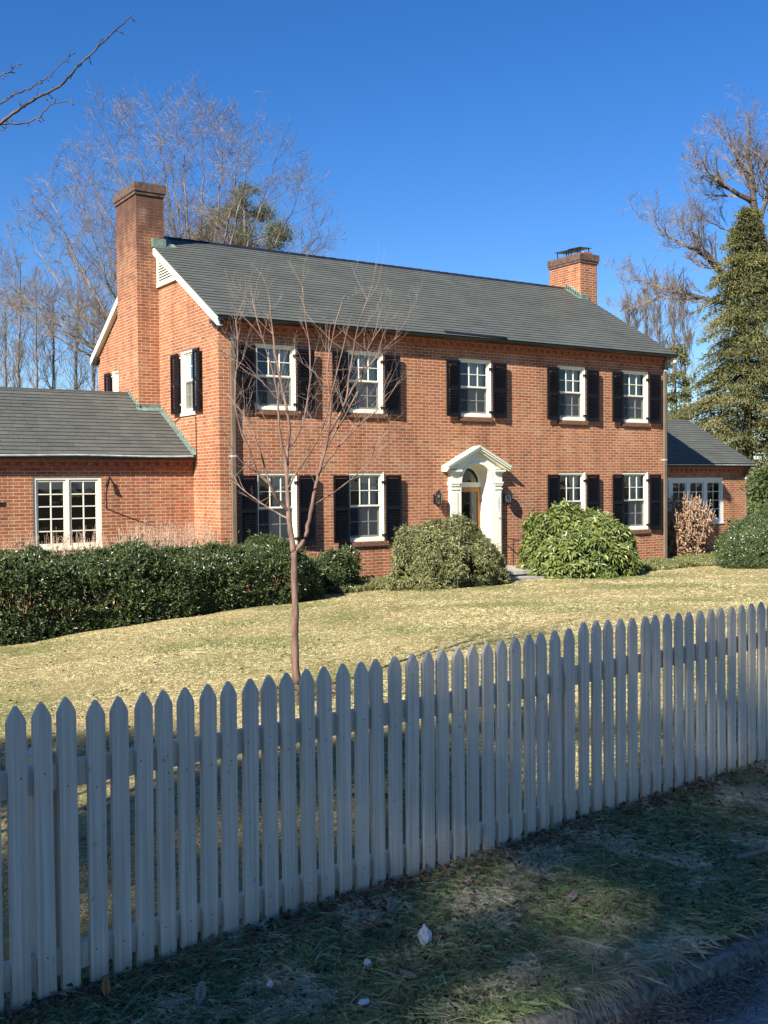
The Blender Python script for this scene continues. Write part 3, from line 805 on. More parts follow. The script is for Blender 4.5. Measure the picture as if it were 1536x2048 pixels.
sh_up = shutter_mesh(SHW, UT-UB, 'shutter_upper'); sh_lo = shutter_mesh(SHW, LT-LB, 'shutter_lower'); sh_sd = shutter_mesh(.36, 1.30, 'shutter_side')
def shutter(me, u, z, face='F', d=.05, tilt=0.0):
    o = bpy.data.objects.new('shutter', me); COL.objects.link(o); o.parent = house
    if face == 'F': o.location = Vector((u, -d, z))-house.location; o.scale = (1, -1, 1); o.rotation_euler = (0, 0, tilt)
    else: o.location = Vector((-d, u, z))-house.location; o.rotation_euler = (0, 0, R(90)+tilt)
    return o
def hinges(T, u, z0, z1, par):
    mb = MB(T)
    for z in (z0+.14, z1-.14): mb.box(u-.05, u+.03, .0, .05, z-.018, z+.018); mb.box(u-.06, u-.02, .0, .018, z-.035, z+.0)
    mb.build('shutter_hinge', M['iron'], par)

curs = {0: [(.45, 1)], 1: [(.4, .95)], 2: [(.42, 1)], 3: [(0, .12), (.5, 1)], 4: [(0, .2), (.55, 1)]}
for k, (a, b) in enumerate(WX):
    fr = sash_window(TF, a, b, UB+.03, UT+.06, curs[k]); brick_sill(TF, a-.01, b+.05, UB-.0)
    shutter(sh_up, a-.015-SHW, UB, d=.07, tilt=.05); shutter(sh_up, b+.015, UB, tilt=-.06+.01*math.sin(k*2)); hinges(TF, b, UB, UT, fr)
    if k != 2:
        fr = sash_window(TF, a, b, LB+.03, LT+.06, [(.5, 1)] if k != 3 else [(.6, 1)]); brick_sill(TF, a-.01, b+.05, LB)
        shutter(sh_lo, a-.015-SHW, LB, d=.07, tilt=.05); shutter(sh_lo, b+.015, LB, tilt=-.06); hinges(TF, b, LB, LT, fr)
# gable windows
for (a, b, c, d) in (SW, SR):
    fr = sash_window(TG, a, b, c, d, [(.1, .9)], cols=3)
    mb = MB(TG); mb.box(a-.03, b+.03, -.005, .035, c-.09, c-.03); mb.build('brick_sill', M['cream'], house)
    shutter(sh_sd, b+.03, c-.03, 'G', .05, .05); shutter(sh_sd, a-.39, c-.03, 'G', .07, -.05)
    mb = MB(TG)
    for zz in (c+.15, d-.15): mb.box(b-.01, b+.05, .0, .03, zz, zz+.03)
    mb.build('shutter_hinge', M['cream'], fr)

# casement pair on the left wing
def casements(T, u0, u1, z0, z1, n, cols, rows, paintm, mull=.07, depth=.09, jamb=.06):
    mb = MB(T)
    mb.box(u0, u0+jamb, -depth, -.02, z0, z1); mb.box(u1-jamb, u1, -depth, -.02, z0, z1); mb.box(u0+jamb, u1-jamb, -depth, -.02, z1-jamb, z1); mb.box(u0+jamb, u1-jamb, -depth, -.02, z0, z0+jamb)
    mb.box(u0, u1, -.019, .03, z0-.025, z0+.02)
    iw = (u1-u0-2*jamb-(n-1)*mull)/n
    for k in range(n-1):
        a = u0+jamb+iw*(k+1)+mull*k; mb.box(a, a+mull, -depth, -.022, z0+jamb, z1-jamb)
    fr = mb.build('window', M[paintm], house)
    s = .045
    for k in range(n):
        a = u0+jamb+k*(iw+mull); b = a+iw; c, d = z0+jamb, z1-jamb
        mb = MB(T); d0, d1 = -.075, -.04
        mb.box(a, a+s, d0, d1, c, d); mb.box(b-s, b, d0, d1, c, d); mb.box(a+s, b-s, d0, d1, c, c+s); mb.box(a+s, b-s, d0, d1, d-s, d)
        muntins(mb, a+s, b-s, c+s, d-s, cols, rows, d0+.004, d1-.004, .022)
        mb.build('casement_sash', M[paintm], fr)
        pane(T, a+s, b-s, c+s, d-s, d0+.012, fr)
    return fr
fr = casements(TWL, *WH, 2, 2, 5, 'cream', .06, .095)
mb = MB(TWL); mb.box(WH[0]+.1, WH[1]-.1, -.15, -.14, WH[3]-.25, WH[3]-.05); mb.build('roller_blind', M['blind'], fr)
fr = casements(TWR, *RH, 6, 2, 4, 'greypaint', .14, .095, .12)
mb = MB(TWL)
mb.box(VH[0], VH[1], -.02, -.012, VH[2], VH[3]); mb.build('wall_vent', M['gutter'], house)
# floodlight above the wing window, and cables
mb = MB(TWL); mb.tube([TWL(-1.83, .0, .22), TWL(-1.88, .07, .16)], .014, 6); mb.tube([TWL(-1.86, .06, .19), TWL(-1.93, .13, .04)], [.022, .036], 10); mb.build('floodlight', M['iron'], house)
mb = MB(); mb.tube([(-.02, 2.33, 1.42), (-.02, 2.0, 1.52), (-.02, 1.6, 1.55), (-.02, 1.25, 1.56), (-.02, 1.15, 1.45), (-.02, 1.13, .9), (-.02, 1.14, .45), (-.02, 1.3, .35)], .009, 6)
mb.tube([(-1.9, 1.31, .2), (-1.95, 1.31, -.1), (-1.94, 1.31, -.4), (-1.4, 1.31, -.62), (-.9, 1.31, -.80)], .007, 6)
mb.build('wall_cable', M['wire'], house)

# front door surround ------------------------------------------------
DC = 6.485; dw = .545; FP = .12     # centre, half opening, front plane
CZ_ = .03; AR = .46
mb = MB(TF)
for s in (-1, 1):
    u0, u1 = sorted((DC+s*dw, DC+s*(dw+.20)))
    mb.box(u0, u1, 0, FP, -2.02, .02)
    mb.box(u0+.03, u1-.03, FP, FP+.012, -1.8, -.17)           # raised panel
    for z0, z1, e in ((-2.02, -1.86, .025), (.02, .06, .035), (-.12, -.09, .018), (-.03, .02, .022)): mb.box(u0-e, u1+e, 0, FP+e+.001*s, z0, z1)
    # entablature block and cap moulding
    mb.box(u0-.01, u1+.01, 0, FP+.012, .06, .30)
    mb.box(u0-.06, u1+.06, 0, FP+.09, .302, .345); mb.box(u0-.03, u1+.03, 0, FP+.05, .262, .3)
# panel above with arched opening (front) : two spandrels
n_ = 14; zt_ = .66
pts = [(DC+AR*math.cos(math.pi*k/n_), CZ_+AR*math.sin(math.pi*k/n_)) for k in range(n_+1)]
for k in range(n_):
    (ua, za), (ub, zb) = pts[k], pts[k+1]
    mb.hull([(ua, 0, za), (ua, FP, za), (ub, 0, zb), (ub, FP, zb), (ua, 0, zt_), (ua, FP, zt_), (ub, 0, zt_), (ub, FP, zt_)])
for s in (-1, 1):
    u0, u1 = sorted((DC+s*AR, DC+s*dw)); mb.box(u0, u1, 0, FP-.001, -2.0, zt_)
# archivolt ring
for k in range(n_):
    a0, a1 = math.pi*k/n_, math.pi*(k+1)/n_
    q = lambda a, r, d: (DC+r*math.cos(a), d, CZ_+r*math.sin(a))
    mb.hull([q(a0, AR, FP), q(a0, AR, FP+.02), q(a1, AR, FP), q(a1, AR, FP+.02), q(a0, AR+.05, FP), q(a0, AR+.05, FP+.02), q(a1, AR+.05, FP), q(a1, AR+.05, FP+.02)])
# tympanum
mb.prism([(DC-.80, .345), (DC+.80, .345), (DC, .80)], 0, FP+.02) if False else None
ap = .80
for s in (-1, 1):
    pl = [(DC, zt_), (DC, ap), (DC+s*.78, .36), (DC+s*.545, .36), (DC+s*.46, zt_-.2)]
    mb.prism(pl if s > 0 else pl[::-1], .001, FP-.012)
M['palecopper'] = paint('pale_weathered_copper', (.50, .56, .44), .6, .15, 6, .1)
sur = mb.build('door_surround', M['cream'], house)
# raking cornices of the open pediment
mb = MB(TF)
for s in (-1, 1):
    for d1, t0, t1 in ((.20, 0, .045), (.25, .045, .085), (.28, .085, .115)):
        x0, z0, x1, z1 = DC, .775, DC+s*.93, .305
        mb.hull([(x0, 0, z0+t0), (x0, d1, z0+t0), (x1, 0, z0+t0-.47+0), (x1, d1, z1+t0), (x0, 0, z0+t1), (x0, d1, z0+t1), (x1, 0, z1+t1), (x1, d1, z1+t1)])
mb.build('pediment', M['cream'], sur)
mb = MB(TF)
for s in (-1, 1):
    x0, z0, x1, z1 = DC, .892, DC+s*.95, .416
    mb.hull([(x0, 0, z0), (x0, .29, z0), (x1, 0, z1), (x1, .29, z1), (x0, 0, z0+.014), (x0, .29, z0+.014), (x1, 0, z1+.014), (x1, .29, z1+.014)])
mb.build('pediment_copper', M['palecopper'], sur)
# deep reveal behind the arch (barrel) down to the door plane
mb = MB(TF); r1 = .40; dd = -.25
for k in range(n_):
    a0, a1 = math.pi*k/n_, math.pi*(k+1)/n_
    q = lambda a, r, d: (DC+r*math.cos(a), d, CZ_+r*math.sin(a))
    mb.hull([q(a0, AR, -.001), q(a0, r1, dd), q(a1, AR, -.001), q(a1, r1, dd), q(a0, AR+.04, -.001), q(a0, r1+.1, dd), q(a1, AR+.04, -.001), q(a1, r1+.1, dd)])
for s in (-1, 1):
    mb.hull([(DC+s*AR, -.001, -2.0), (DC+s*r1, dd, -2.0), (DC+s*(AR+.04), -.001, -2.0), (DC+s*(r1+.1), dd, -2.0), (DC+s*AR, -.001, CZ_), (DC+s*r1, dd, CZ_), (DC+s*(AR+.04), -.001, CZ_), (DC+s*(r1+.1), dd, CZ_)])
mb.box(DC-r1-.08, DC+r1+.08, dd-.05, dd+.012, -.06, .055)       # transom
mb.build('door_reveal', M['cream'], sur)
# fanlight
mb = MB(TF)
for k in range(n_):
    a0, a1 = math.pi*k/n_, math.pi*(k+1)/n_
    q = lambda a, r, d: (DC+r*math.cos(a), d, CZ_+.025+r*math.sin(a))
    mb.hull([q(a0, .34, dd), q(a0, .34, dd-.03), q(a1, .34, dd), q(a1, .34, dd-.03), q(a0, .42, dd), q(a0, .42, dd-.03), q(a1, .42, dd), q(a1, .42, dd-.03)])
fan = mb.build('fanlight', M['cream'], house)
mb = MB(TF); mb.face([(DC+.35*math.cos(math.pi*k/20), dd-.02, CZ_+.025+.35*math.sin(math.pi*k/20)) for k in range(21)])
mb.build('pane', M['glass'], fan, fix=False)
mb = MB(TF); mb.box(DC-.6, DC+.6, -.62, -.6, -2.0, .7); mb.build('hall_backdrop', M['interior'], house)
# door
mb = MB(TF); x0, x1 = DC-r1, DC+r1
mb.box(x0, x0+.085, dd-.05, dd, -2.0, -.06); mb.box(x1-.085, x1, dd-.05, dd, -2.0, -.06); mb.box(x0+.085, x1-.085, dd-.05, dd, -.17, -.06); mb.box(x0+.085, x1-.085, dd-.05, dd, -2.0, -1.8)
door = mb.build('front_door', M['wood'], house)
pane(TF, x0+.085, x1-.085, -1.8, -.17, dd-.02, door)
mb = MB(TF); mb.box(DC+.14, DC+.21, dd-.10, dd-.08, -1.9, -.17); mb.build('inner_door_stile', M['cream'], door)
mb = MB(TF); mb.box(x1-.11, x1-.09, dd, dd+.05, -1.15, -1.0); mb.build('door_handle', M['iron'], door)
# house number, one digit above the other
for ch, z in zip('2801', (-.335, -.425, -.515, -.605)):
    cu = bpy.data.curves.new('digit', 'FONT'); cu.body = ch; cu.size = .105; cu.extrude = .003; cu.align_x = 'CENTER'; cu.align_y = 'CENTER'
    tmp = bpy.data.objects.new('tmp', cu); COL.objects.link(tmp)
    dg = bpy.context.evaluated_depsgraph_get(); me = bpy.data.meshes.new_from_object(tmp.evaluated_get(dg))
    bpy.data.objects.remove(tmp)
    me.materials.clear(); me.materials.append(M['lead'])
    me.transform(Matrix.Translation(Vector((DC+dw+.10, -(FP+.016), z))-house.location) @ Matrix.Rotation(R(90), 4, 'X'))
    link_mesh('house_number', me, house)
mb = MB(TF); mb.tube([TF(DC+dw+.12, FP+.014, -.8), TF(DC+dw+.12, FP+.03, -.8)], .012, 8); mb.build('doorbell', M['iron'], house)

# wall lanterns: things that hang on the wall
def lantern(u, label):
    base = Vector((u, 0, -.35)); t = thing('wall_lantern', base, label, 'lantern', 'black lanterns either side of the front door')
    zc = -.33; d = .16; r = .085
    mb = MB(); 
    hexp = lambda r, z: [TF(u+r*math.cos(math.pi/3*k+.5), d+r*math.sin(math.pi/3*k+.5), z) for k in range(6)]
    def frustum(r0, z0, r1_, z1):
        a = hexp(r0, z0)+hexp(r1_, z1); i = len(mb.v); mb.v += a
        for k in range(6): mb.f.append([i+k, i+(k+1) % 6, i+6+(k+1) % 6, i+6+k]); mb.mi.append(0)
        mb.f.append([i+k for k in range(6)]); mb.f.append([i+6+k for k in range(6)]); mb.mi += [0, 0]
    frustum(r*1.12, zc+.10, r*.55, zc+.16); frustum(r*.6, zc+.16, r*.6, zc+.19); frustum(r*.35, zc+.19, .01, zc+.22)
    frustum(r*.7, zc-.13, r*.9, zc-.11); frustum(r*.4, zc-.16, r*.7, zc-.13)
    for p, q in zip(hexp(r*.85, zc-.11), hexp(r*1.05, zc+.10)): mb.tube([p, q], .006, 4)
    mb.build('lantern_frame', M['iron'], t)
    mb = MB(); a = hexp(r*.82, zc-.108)+hexp(r*1.02, zc+.098); mb.v += a
    for k in range(6): mb.f.append([k, (k+1) % 6, 6+(k+1) % 6, 6+k]); mb.mi.append(0)
    mb.build('lantern_glass', M['glass'], t)
    mb = MB(); mb.tube([TF(u, d, zc-.10), TF(u, d, zc-.02)], .012, 8); mb.tube([TF(u, d, zc-.02), TF(u, d, zc+.0), TF(u, d, zc+.03), TF(u, d, zc+.05)], [.012, .026, .026, .008], 10)
    mb.build('bulb', M['paper'], t, smooth=True)
    mb = MB(TF); mb.box(u-.04, u+.04, 0, .015, zc-.10, zc+.12); mb.box(u-.01, u+.01, .015, d-.06, zc+.05, zc+.07); mb.box(u-.01, u+.01, .015, d-.05, zc-.11, zc-.09); mb.build('wall_bracket', M['iron'], t)
lantern(5.35, 'black hexagonal lantern on the brick wall left of the front door')
lantern(7.42, 'black hexagonal lantern on the brick wall right of the front door, beside the house number')

# stone step and rail
t = thing('door_step', (6.6, -.8, -2.1), 'grey stone landing slab below the front door, between the two round shrubs', 'step')
mb = MB(); mb.hull([(5.7, -1.75, -2.0), (7.35, -1.75, -2.0), (5.7, -.01, -2.0), (7.35, -.01, -2.0), (5.7, -1.75, -1.93), (7.35, -1.75, -1.93), (5.7, -.01, -1.93), (7.35, -.01, -1.93)]); mb.build('slab', M['stone'], t)
mb = MB(); mb.box(5.8, 7.28, -1.62, -.02, -2.25, -2.002); mb.box(5.85, 8.0, -2.15, -1.76, -2.25, -2.04); mb.build('plinth', M['stone'], t)
t = thing('handrail', (7.25, -.3, -1.93), 'thin black iron handrail at the right of the front door', 'handrail')
mb = MB(); mb.tube([(7.24, -.04, -1.30), (7.26, -.12, -1.28), (7.28, -1.5, -1.38), (7.28, -1.6, -1.45)], .013, 8); mb.build('rail', M['iron'], t, smooth=True)
mb = MB(); mb.tube([(7.28, -1.5, -1.93), (7.28, -1.5, -1.38)], .011, 8); mb.build('baluster', M['iron'], t)
mb = MB(); mb.tube([(7.26, -.5, -1.93), (7.26, -.5, -1.31)], .011, 8); mb.build('baluster', M['iron'], t)
# ------------------------------------------------------------------ picket fence
PK = [(-8.5, 0)]
tops = [(30, 1411), (82, 1403), (130.5, 1393), (186.6, 1399), (234, 1392), (280, 1385), (325.5, 1379), (368, 1374), (410, 1368), (452, 1362), (493, 1357), (534, 1350), (573, 1344), (610, 1337), (646, 1332), (682, 1327), (717, 1323), (751, 1317), (785, 1312), (818, 1307), (850, 1302), (880, 1298), (911.6, 1294), (940.6, 1289), (971.4, 1284), (999.4, 1278), (1027, 1273), (1055, 1268.5), (1082, 1264), (1108.3, 1260), (1134.8, 1256), (1163.4, 1244), (1189, 1241), (1214, 1239), (1238, 1237), (1262, 1235), (1286, 1232.4), (1309, 1230), (1332, 1227.4), (1354, 1225.4), (1376, 1223), (1397.7, 1220.5), (1419, 1218), (1440, 1214.6), (1460, 1212), (1481.8, 1210), (1500.5, 1206.7), (1520, 1203.8), (1538, 1201.5)]
fo = Vector((-8.2, YF0, 0)); fdir = Vector((4.7, YF1-YF0, 0)).normalized(); fn = Vector((fdir.y, -fdir.x, 0))   # fn faces the street
pk = []
for px, py in tops:   # measured tops of the pickets brought onto the fence's own upright plane: distance along it, height
    v = fw+rt*((px-768)/FPX)-up*((py-1024)/FPX)
    t = (fo-CAM).dot(fn)/v.dot(fn); p = CAM+v*t
    pk.append([(p-fo).dot(fdir), p.z])
sp = (pk[30][0]-pk[0][0])/30
for k in range(1, 9): pk.insert(0, [pk[0][0]-sp, pk[0][1]+.002])
for k in range(1, 12): pk.append([pk[-1][0]+sp, pk[-1][1]+.003])
fence = thing('picket_fence', fo+Vector((0, 0, -1.72)), 'long grey picket fence between the street verge and the lawn', 'fence')
FT = lambda u, d, z: tuple(fo+fdir*u+fn*d+Vector((0, 0, z)))
PW = sp*.345
for k, (u, zt) in enumerate(pk):
    h = PW; tl = random.gauss(0, .0022); zb = -1.70-.02*random.random(); d0 = random.uniform(-.0015, .0015)
    poly = [(u-h, zb), (u+h, zb)]
    sh = zt-.054
    side = [(h, sh), (h*.86, sh+.012), (h*.62, sh+.027), (h*.33, sh+.042), (h*.03, zt)]
    lean = lambda x, z: (x+tl*(z-zb)*2, z)
    poly = [lean(*q) for q in poly+[(u+a, z) for a, z in side]+[(u-a, z) for a, z in side[::-1]]]
    mb = MB(FT); mb.prism(poly, d0, d0+.019); mb.k = 1
    for zz in (zt-.24, zt-.30, zt-.86):
        uu = u+random.uniform(-.012, .012)
        if random.random() < .6: mb.box(uu-.0025, uu+.0025, d0+.019, d0+.0196, zz-.0025, zz+.0025)
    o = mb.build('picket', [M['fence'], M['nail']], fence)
    bv = o.modifiers.new('b', 'BEVEL'); bv.width = .002; bv.segments = 1; bv.limit_method = 'ANGLE'
def rail_z(u, off):
    a = [p for p in pk]; 
    for (u0, z0), (u1, z1) in zip(a, a[1:]):
        if u0 <= u <= u1: return z0+(z1-z0)*(u-u0)/(u1-u0)+off
    return a[0][1]+off if u < a[0][0] else a[-1][1]+off
cut = (pk[8+30][0]+pk[8+31][0])/2; cut2 = (pk[8+1][0]+pk[8+2][0])/2
bays = [(pk[0][0]-.2, cut2-.01), (cut2-.01, cut-.01), (cut-.01, pk[-1][0]+.2)]
for (a, b) in bays:
    za = rail_z(a+.06, 0); zb_ = rail_z(b-.06, 0)
    for off in (-.222, -.855):
        mb = MB(FT); mb.hull([(a+.003, -.040, za+off-.088), (b-.003, -.040, zb_+off-.088), (a+.003, -.002, za+off-.088), (b-.003, -.002, zb_+off-.088), (a+.003, -.040, za+off), (b-.003, -.040, zb_+off), (a+.003, -.002, za+off), (b-.003, -.002, zb_+off)])
        mb.build('rail', M['fence'], fence)
for u in (cut2-.01, cut+.0, pk[-1][0]-.1):
    mb = MB(FT); z = rail_z(u, -.20); mb.box(u-.045, u+.045, -.132, -.042, -2.0, z); mb.prism([(u-.045, z+.001), (u+.045, z+.001), (u, z+.03)], -.13, -.044)
    mb.build('fence_post', M['fence'], fence)

# ------------------------------------------------------------------ shrubs
def rosettes(C_, N_, n_leaf, L_, W_, spread, droop=0.0, jit=.25, bend=.1, fold=.2, rv=None):
    """leaf whorls at shoot tips C_ pointing along N_"""
    m_ = len(C_); C2 = np.repeat(C_, n_leaf, 0); N2 = unit(np.repeat(N_, n_leaf, 0))
    a = unit(np.cross(N2, rdir(len(N2))*0+np.array([.31, .17, .93]))); b = np.cross(N2, a)
    th = np.tile(np.arange(n_leaf)*2.39996, m_)+np.repeat(rng.uniform(0, 6.28, m_), n_leaf)
    k = np.tile(np.linspace(0, 1, n_leaf), m_)
    out = a*np.cos(th)[:, None]+b*np.sin(th)[:, None]
    sp = spread*(1.15-.6*k)[:, None]
    D = unit(N2*(1-sp)+out*sp+rng.normal(size=C2.shape)*jit+np.array([0, 0, -droop]))
    P = C2+N2*(-.03+.04*k)[:, None]
    L2 = L_*rng.uniform(.75, 1.2, len(P)); W2 = W_*rng.uniform(.8, 1.2, len(P))
    V, F = leaf_geo(P, D, N2+rng.normal(size=N2.shape)*.25, L2, W2, fold, bend)
    r = np.repeat(rng.uniform(0, 1, m_), n_leaf)*.5+rng.uniform(0, 1, len(P))*.5 if rv is None else np.repeat(rv, n_leaf)*.6+rng.uniform(0, 1, len(P))*.4
    return V, F, np.repeat(r, 4)

def merge(parts):
    Vs, Fs, Rs = [], [], []; o = 0
    for V, F, r in parts: Vs.append(V); Fs.append(F+o); Rs.append(r); o += len(V)
    return np.concatenate(Vs), np.concatenate(Fs), np.concatenate(Rs)

def wob(P, f, ph=0.0):
    x, y, z = P[:, 0]*f, P[:, 1]*f, P[:, 2]*f
    return (np.sin(x+1.7*np.sin(y*.8+ph))+np.sin(y*1.3+1.3*np.sin(z*1.1+ph*2))+np.sin(z*1.2+x*.7+ph))/3

def stems(parent, base, C_, N_, mat, n, r0=.012, name='stems', spread=.25):
    k = rng.choice(len(C_), min(n, len(C_)), replace=False)
    P1 = C_[k]-N_[k]*.02; P0 = np.stack([base[0]+(P1[:, 0]-base[0])*spread, base[1]+(P1[:, 1]-base[1])*spread, np.full(len(k), base[2])], 1) if len(base) == 3 else base[1][k]
    mid = (P0+P1)/2+np.array([0, 0, 1])*np.linalg.norm(P1-P0, axis=1)[:, None]*(-.08)+rng.normal(size=P1.shape)*.03
    a = seg_geo(P0, mid, np.full(len(k), r0), np.full(len(k), r0*.7), 4); b = seg_geo(mid, P1, np.full(len(k), r0*.7), np.full(len(k), r0*.3), 4)
    V = np.concatenate([a[0], b[0]]); F = np.concatenate([a[1], b[1]+len(a[0])])
    np_mesh(name, V, F, mat, parent)

# laurel hedge in front of the left wing
HX0, HX1, HYF, HYB = -8.6, 1.0, -2.75, -1.0
hedge = thing('laurel_hedge', (-2.5, -2, -2.35), 'long dark glossy laurel hedge below the left wing window', 'hedge')
def hedge_pts(n, dmin, dmax):
    u = rng.uniform(HX0, HX1, n); q = rng.uniform(0, 1, n)
    zg = gz(u, np.full(n, HYF)); zt = -1.17+.08*np.sin(u*2.3+1)+.06*np.sin(u*4.1)+.04*np.sin(u*7.3)
    end = np.clip((HX1-u)/.9, 0.02, 1)**.5
    Rr = .34; y0 = HYF+.35*(1-end); y1 = HYB-.5*(1-end); h = (zt-zg)*(.62+.38*end)
    lf = h-Rr; la = Rr*math.pi/2; lt = (y1-y0)-Rr; tot = lf+la+lt+.45*lf
    s_ = q*tot
    y = np.where(s_ < lf, y0+.10*(1-s_/lf)**2, 0.); z = np.where(s_ < lf, zg+s_, 0.); ny_ = np.where(s_ < lf, -1., 0.); nz_ = np.zeros(n)
    m2 = (s_ >= lf) & (s_ < lf+la); th = (s_-lf)/Rr
    y = np.where(m2, y0+Rr-Rr*np.cos(th), y); z = np.where(m2, zg+lf+Rr*np.sin(th), z); ny_ = np.where(m2, -np.cos(th), ny_); nz_ = np.where(m2, np.sin(th), nz_)
    m3 = (s_ >= lf+la) & (s_ < lf+la+lt); y = np.where(m3, y0+Rr+s_-lf-la, y); z = np.where(m3, zg+h, z); nz_ = np.where(m3, 1., nz_)
    m4 = s_ >= lf+la+lt; y = np.where(m4, y1, y); z = np.where(m4, zg+h-(s_-lf-la-lt), z); ny_ = np.where(m4, 1., ny_)
    N = unit(np.stack([.6*(1-end), ny_, nz_+.1], 1))
    P = np.stack([u, y, z], 1)
    bump = wob(P, 2.6)*.13+wob(P, 6.5, 2)*.08
    P = P+N*(bump-rng.uniform(dmin, dmax, n))[:, None]
    P[:, 2] = np.maximum(P[:, 2], zg+.03)
    return P, N, zg
P, N, zg = hedge_pts(12500, 0, .07); N1 = unit(N*.6+np.array([0, -.1, .75])+rng.normal(size=N.shape)*.33)
P2, N2_, _ = hedge_pts(11000, .10, .55); N3 = unit(N2_*.5+np.array([0, 0, .5])+rng.normal(size=N2_.shape)*.6)
keep = wob(P, 5.3, 4)+.5*wob(P, 11, 1)+rng.normal(size=len(P))*.2 > -.62; P, N, N1 = P[keep], N[keep], N1[keep]
k = rng.choice(len(P), 650, replace=False); SD = unit(N[k]*.5+np.array([0, 0, .9])+rng.normal(size=(650, 3))*.3); SP = P[k]+SD*rng.uniform(.04, .17, 650)[:, None]
V, F = seg_geo(P[k]-N[k]*.08, SP, np.full(650, .004), np.full(650, .0025), 4); np_mesh('shoots', V, F, M['darkbark'], hedge)['kind'] = 'stuff'
V, F, r = merge([rosettes(P, N1, 7, .078, .028, .62, 0, .22), rosettes(SP, SD, 6, .07, .025, .6, 0, .25), rosettes(P2, N3, 5, .08, .03, .7, 0, .35)])
np_mesh('foliage', V, F, M['laurel'], hedge, rnd=np.clip(r, 0, 1))
k = rng.choice(len(P2), 700, replace=False); B = P2[k].copy(); B[:, 1] = B[:, 1]*.35+(-1.9)*.65; B[:, 2] = gz(B[:, 0], B[:, 1]); B[:, 0] += rng.normal(size=700)*.15
V, F = seg_geo(B, P2[k], np.full(700, .011), np.full(700, .004), 4); np_mesh('stems', V, F, M['darkbark'], hedge)

def mound(name, label, cat, c, rx, ry, h, n, nl, L_, W_, spread, droop, mat, group=None, inner=.5, b1=.12, f1=3.0, e=.75, upb=.35, lean=0, gaps=0, bm='darkbark', dmax=.05):
    z0 = float(gz(c[0], c[1])); t = thing(name, (c[0], c[1], z0), label, cat, group)
    def pts(n, dmin, dmax, s_=1.0):
        az = rng.uniform(0, 2*math.pi, n); el = np.arcsin(rng.uniform(-.18, 1, n))
        N = np.stack([np.cos(az)*np.cos(el), np.sin(az)*np.cos(el), np.sin(el)], 1)
        q = np.stack([np.cos(az)*np.abs(np.cos(el))**e*rx, np.sin(az)*np.abs(np.cos(el))**e*ry, np.sign(np.sin(el))*np.abs(np.sin(el))**1.0*h*.86+h*.14], 1)
        P = q+np.array([c[0], c[1], z0])
        bump = wob(P, f1, c[0])*b1+wob(P, f1*2.4, c[1])*b1*.55
        P = P+N*(bump-rng.uniform(dmin, dmax, n))[:, None]
        P[:, 0] += lean*(P[:, 2]-z0)
        if gaps:
            keep = wob(P, f1*1.9, 5)+rng.normal(size=n)*.25 > -gaps; P, N = P[keep], N[keep]
        P[:, 2] = np.maximum(P[:, 2], gz(P[:, 0], P[:, 1])+.03)
        return P, N
    P, N = pts(n, 0, dmax); D = unit(N*.75+np.array([0, 0, upb])+rng.normal(size=N.shape)*.3)
    Q, N2 = pts(int(n*inner), .1, .34); D2 = unit(N2+np.array([0, 0, .3])+rng.normal(size=N2.shape)*.6)
    k = rng.choice(len(P), max(12, len(P)//22), replace=False); SD = unit(N[k]*.6+np.array([0, 0, .8])+rng.normal(size=(len(k), 3))*.3); SL = rng.uniform(.05, .17, len(k))*min(1, h)
    SP = P[k]+SD*SL[:, None]; V, F = seg_geo(P[k]-N[k]*.08, SP, np.full(len(k), .004), np.full(len(k), .0025), 4); np_mesh('shoots', V, F, M[bm], t)['kind'] = 'stuff'
    V, F, r = merge([rosettes(P, D, nl, L_, W_, spread, droop), rosettes(SP, SD, nl-1, L_*.9, W_*.9, spread, droop), rosettes(Q, D2, max(4, nl-2), L_, W_, spread, droop, .35)])
    np_mesh('foliage', V, F, M[mat], t, rnd=np.clip(r, 0, 1))
    stems(t, (c[0], c[1], z0-.05), np.concatenate([P, Q]), np.concatenate([N, N2]), M[bm], 420, .013)
    return t
mound('round_shrub', 'rounded shrub of small drooping yellow-green leaves left of the front door', 'shrub', (4.08, -2.12), 1.30, .95, 1.36, 4300, 7, .088, .022, .8, .6, 'pieris', 'shrubs beside the front door', .6, .2, 3.6, .75, .3, 0, .45)
mound('rhododendron', 'big rounded rhododendron with whorled broad green leaves right of the front door', 'shrub', (8.12, -1.8), 1.42, 1.1, 1.60, 1150, 10, .17, .05, .9, .55, 'rhodo', 'shrubs beside the front door', .8, .17, 3.0, .95, .5, 0, .8)
mound('holly_shrub', 'spreading small-leaved green shrub at the right edge of the lawn', 'shrub', (13.35, -3.3), 1.75, 1.2, 1.45, 9500, 6, .045, .018, .7, 0, 'holly', None, .5, .14, 3.0, 1.5, .5)
mound('holly_shrub', 'green shrub right of the wing downspout, behind the spreading one', 'shrub', (20.1, 1.0), 1.1, 1.0, 2.3, 4200, 6, .06, .022, .7, 0, 'holly', None, .5, .12, 2.5, .8, .5)
mound('laurel_bush', 'small upright laurel bush at the right end of the hedge, against the brick wall', 'shrub', (1.75, -1.35), .62, .5, .80, 1300, 7, .075, .026, .65, 0, 'laurel', None, .5, .10, 4, .8, .6)
mound('young_laurel', 'thin young laurel standing against the brick wall beside the hedge', 'shrub', (2.72, -.5), .27, .2, .78, 170, 7, .08, .026, .7, 0, 'holly', None, .6, .08, 5, 1, .5)
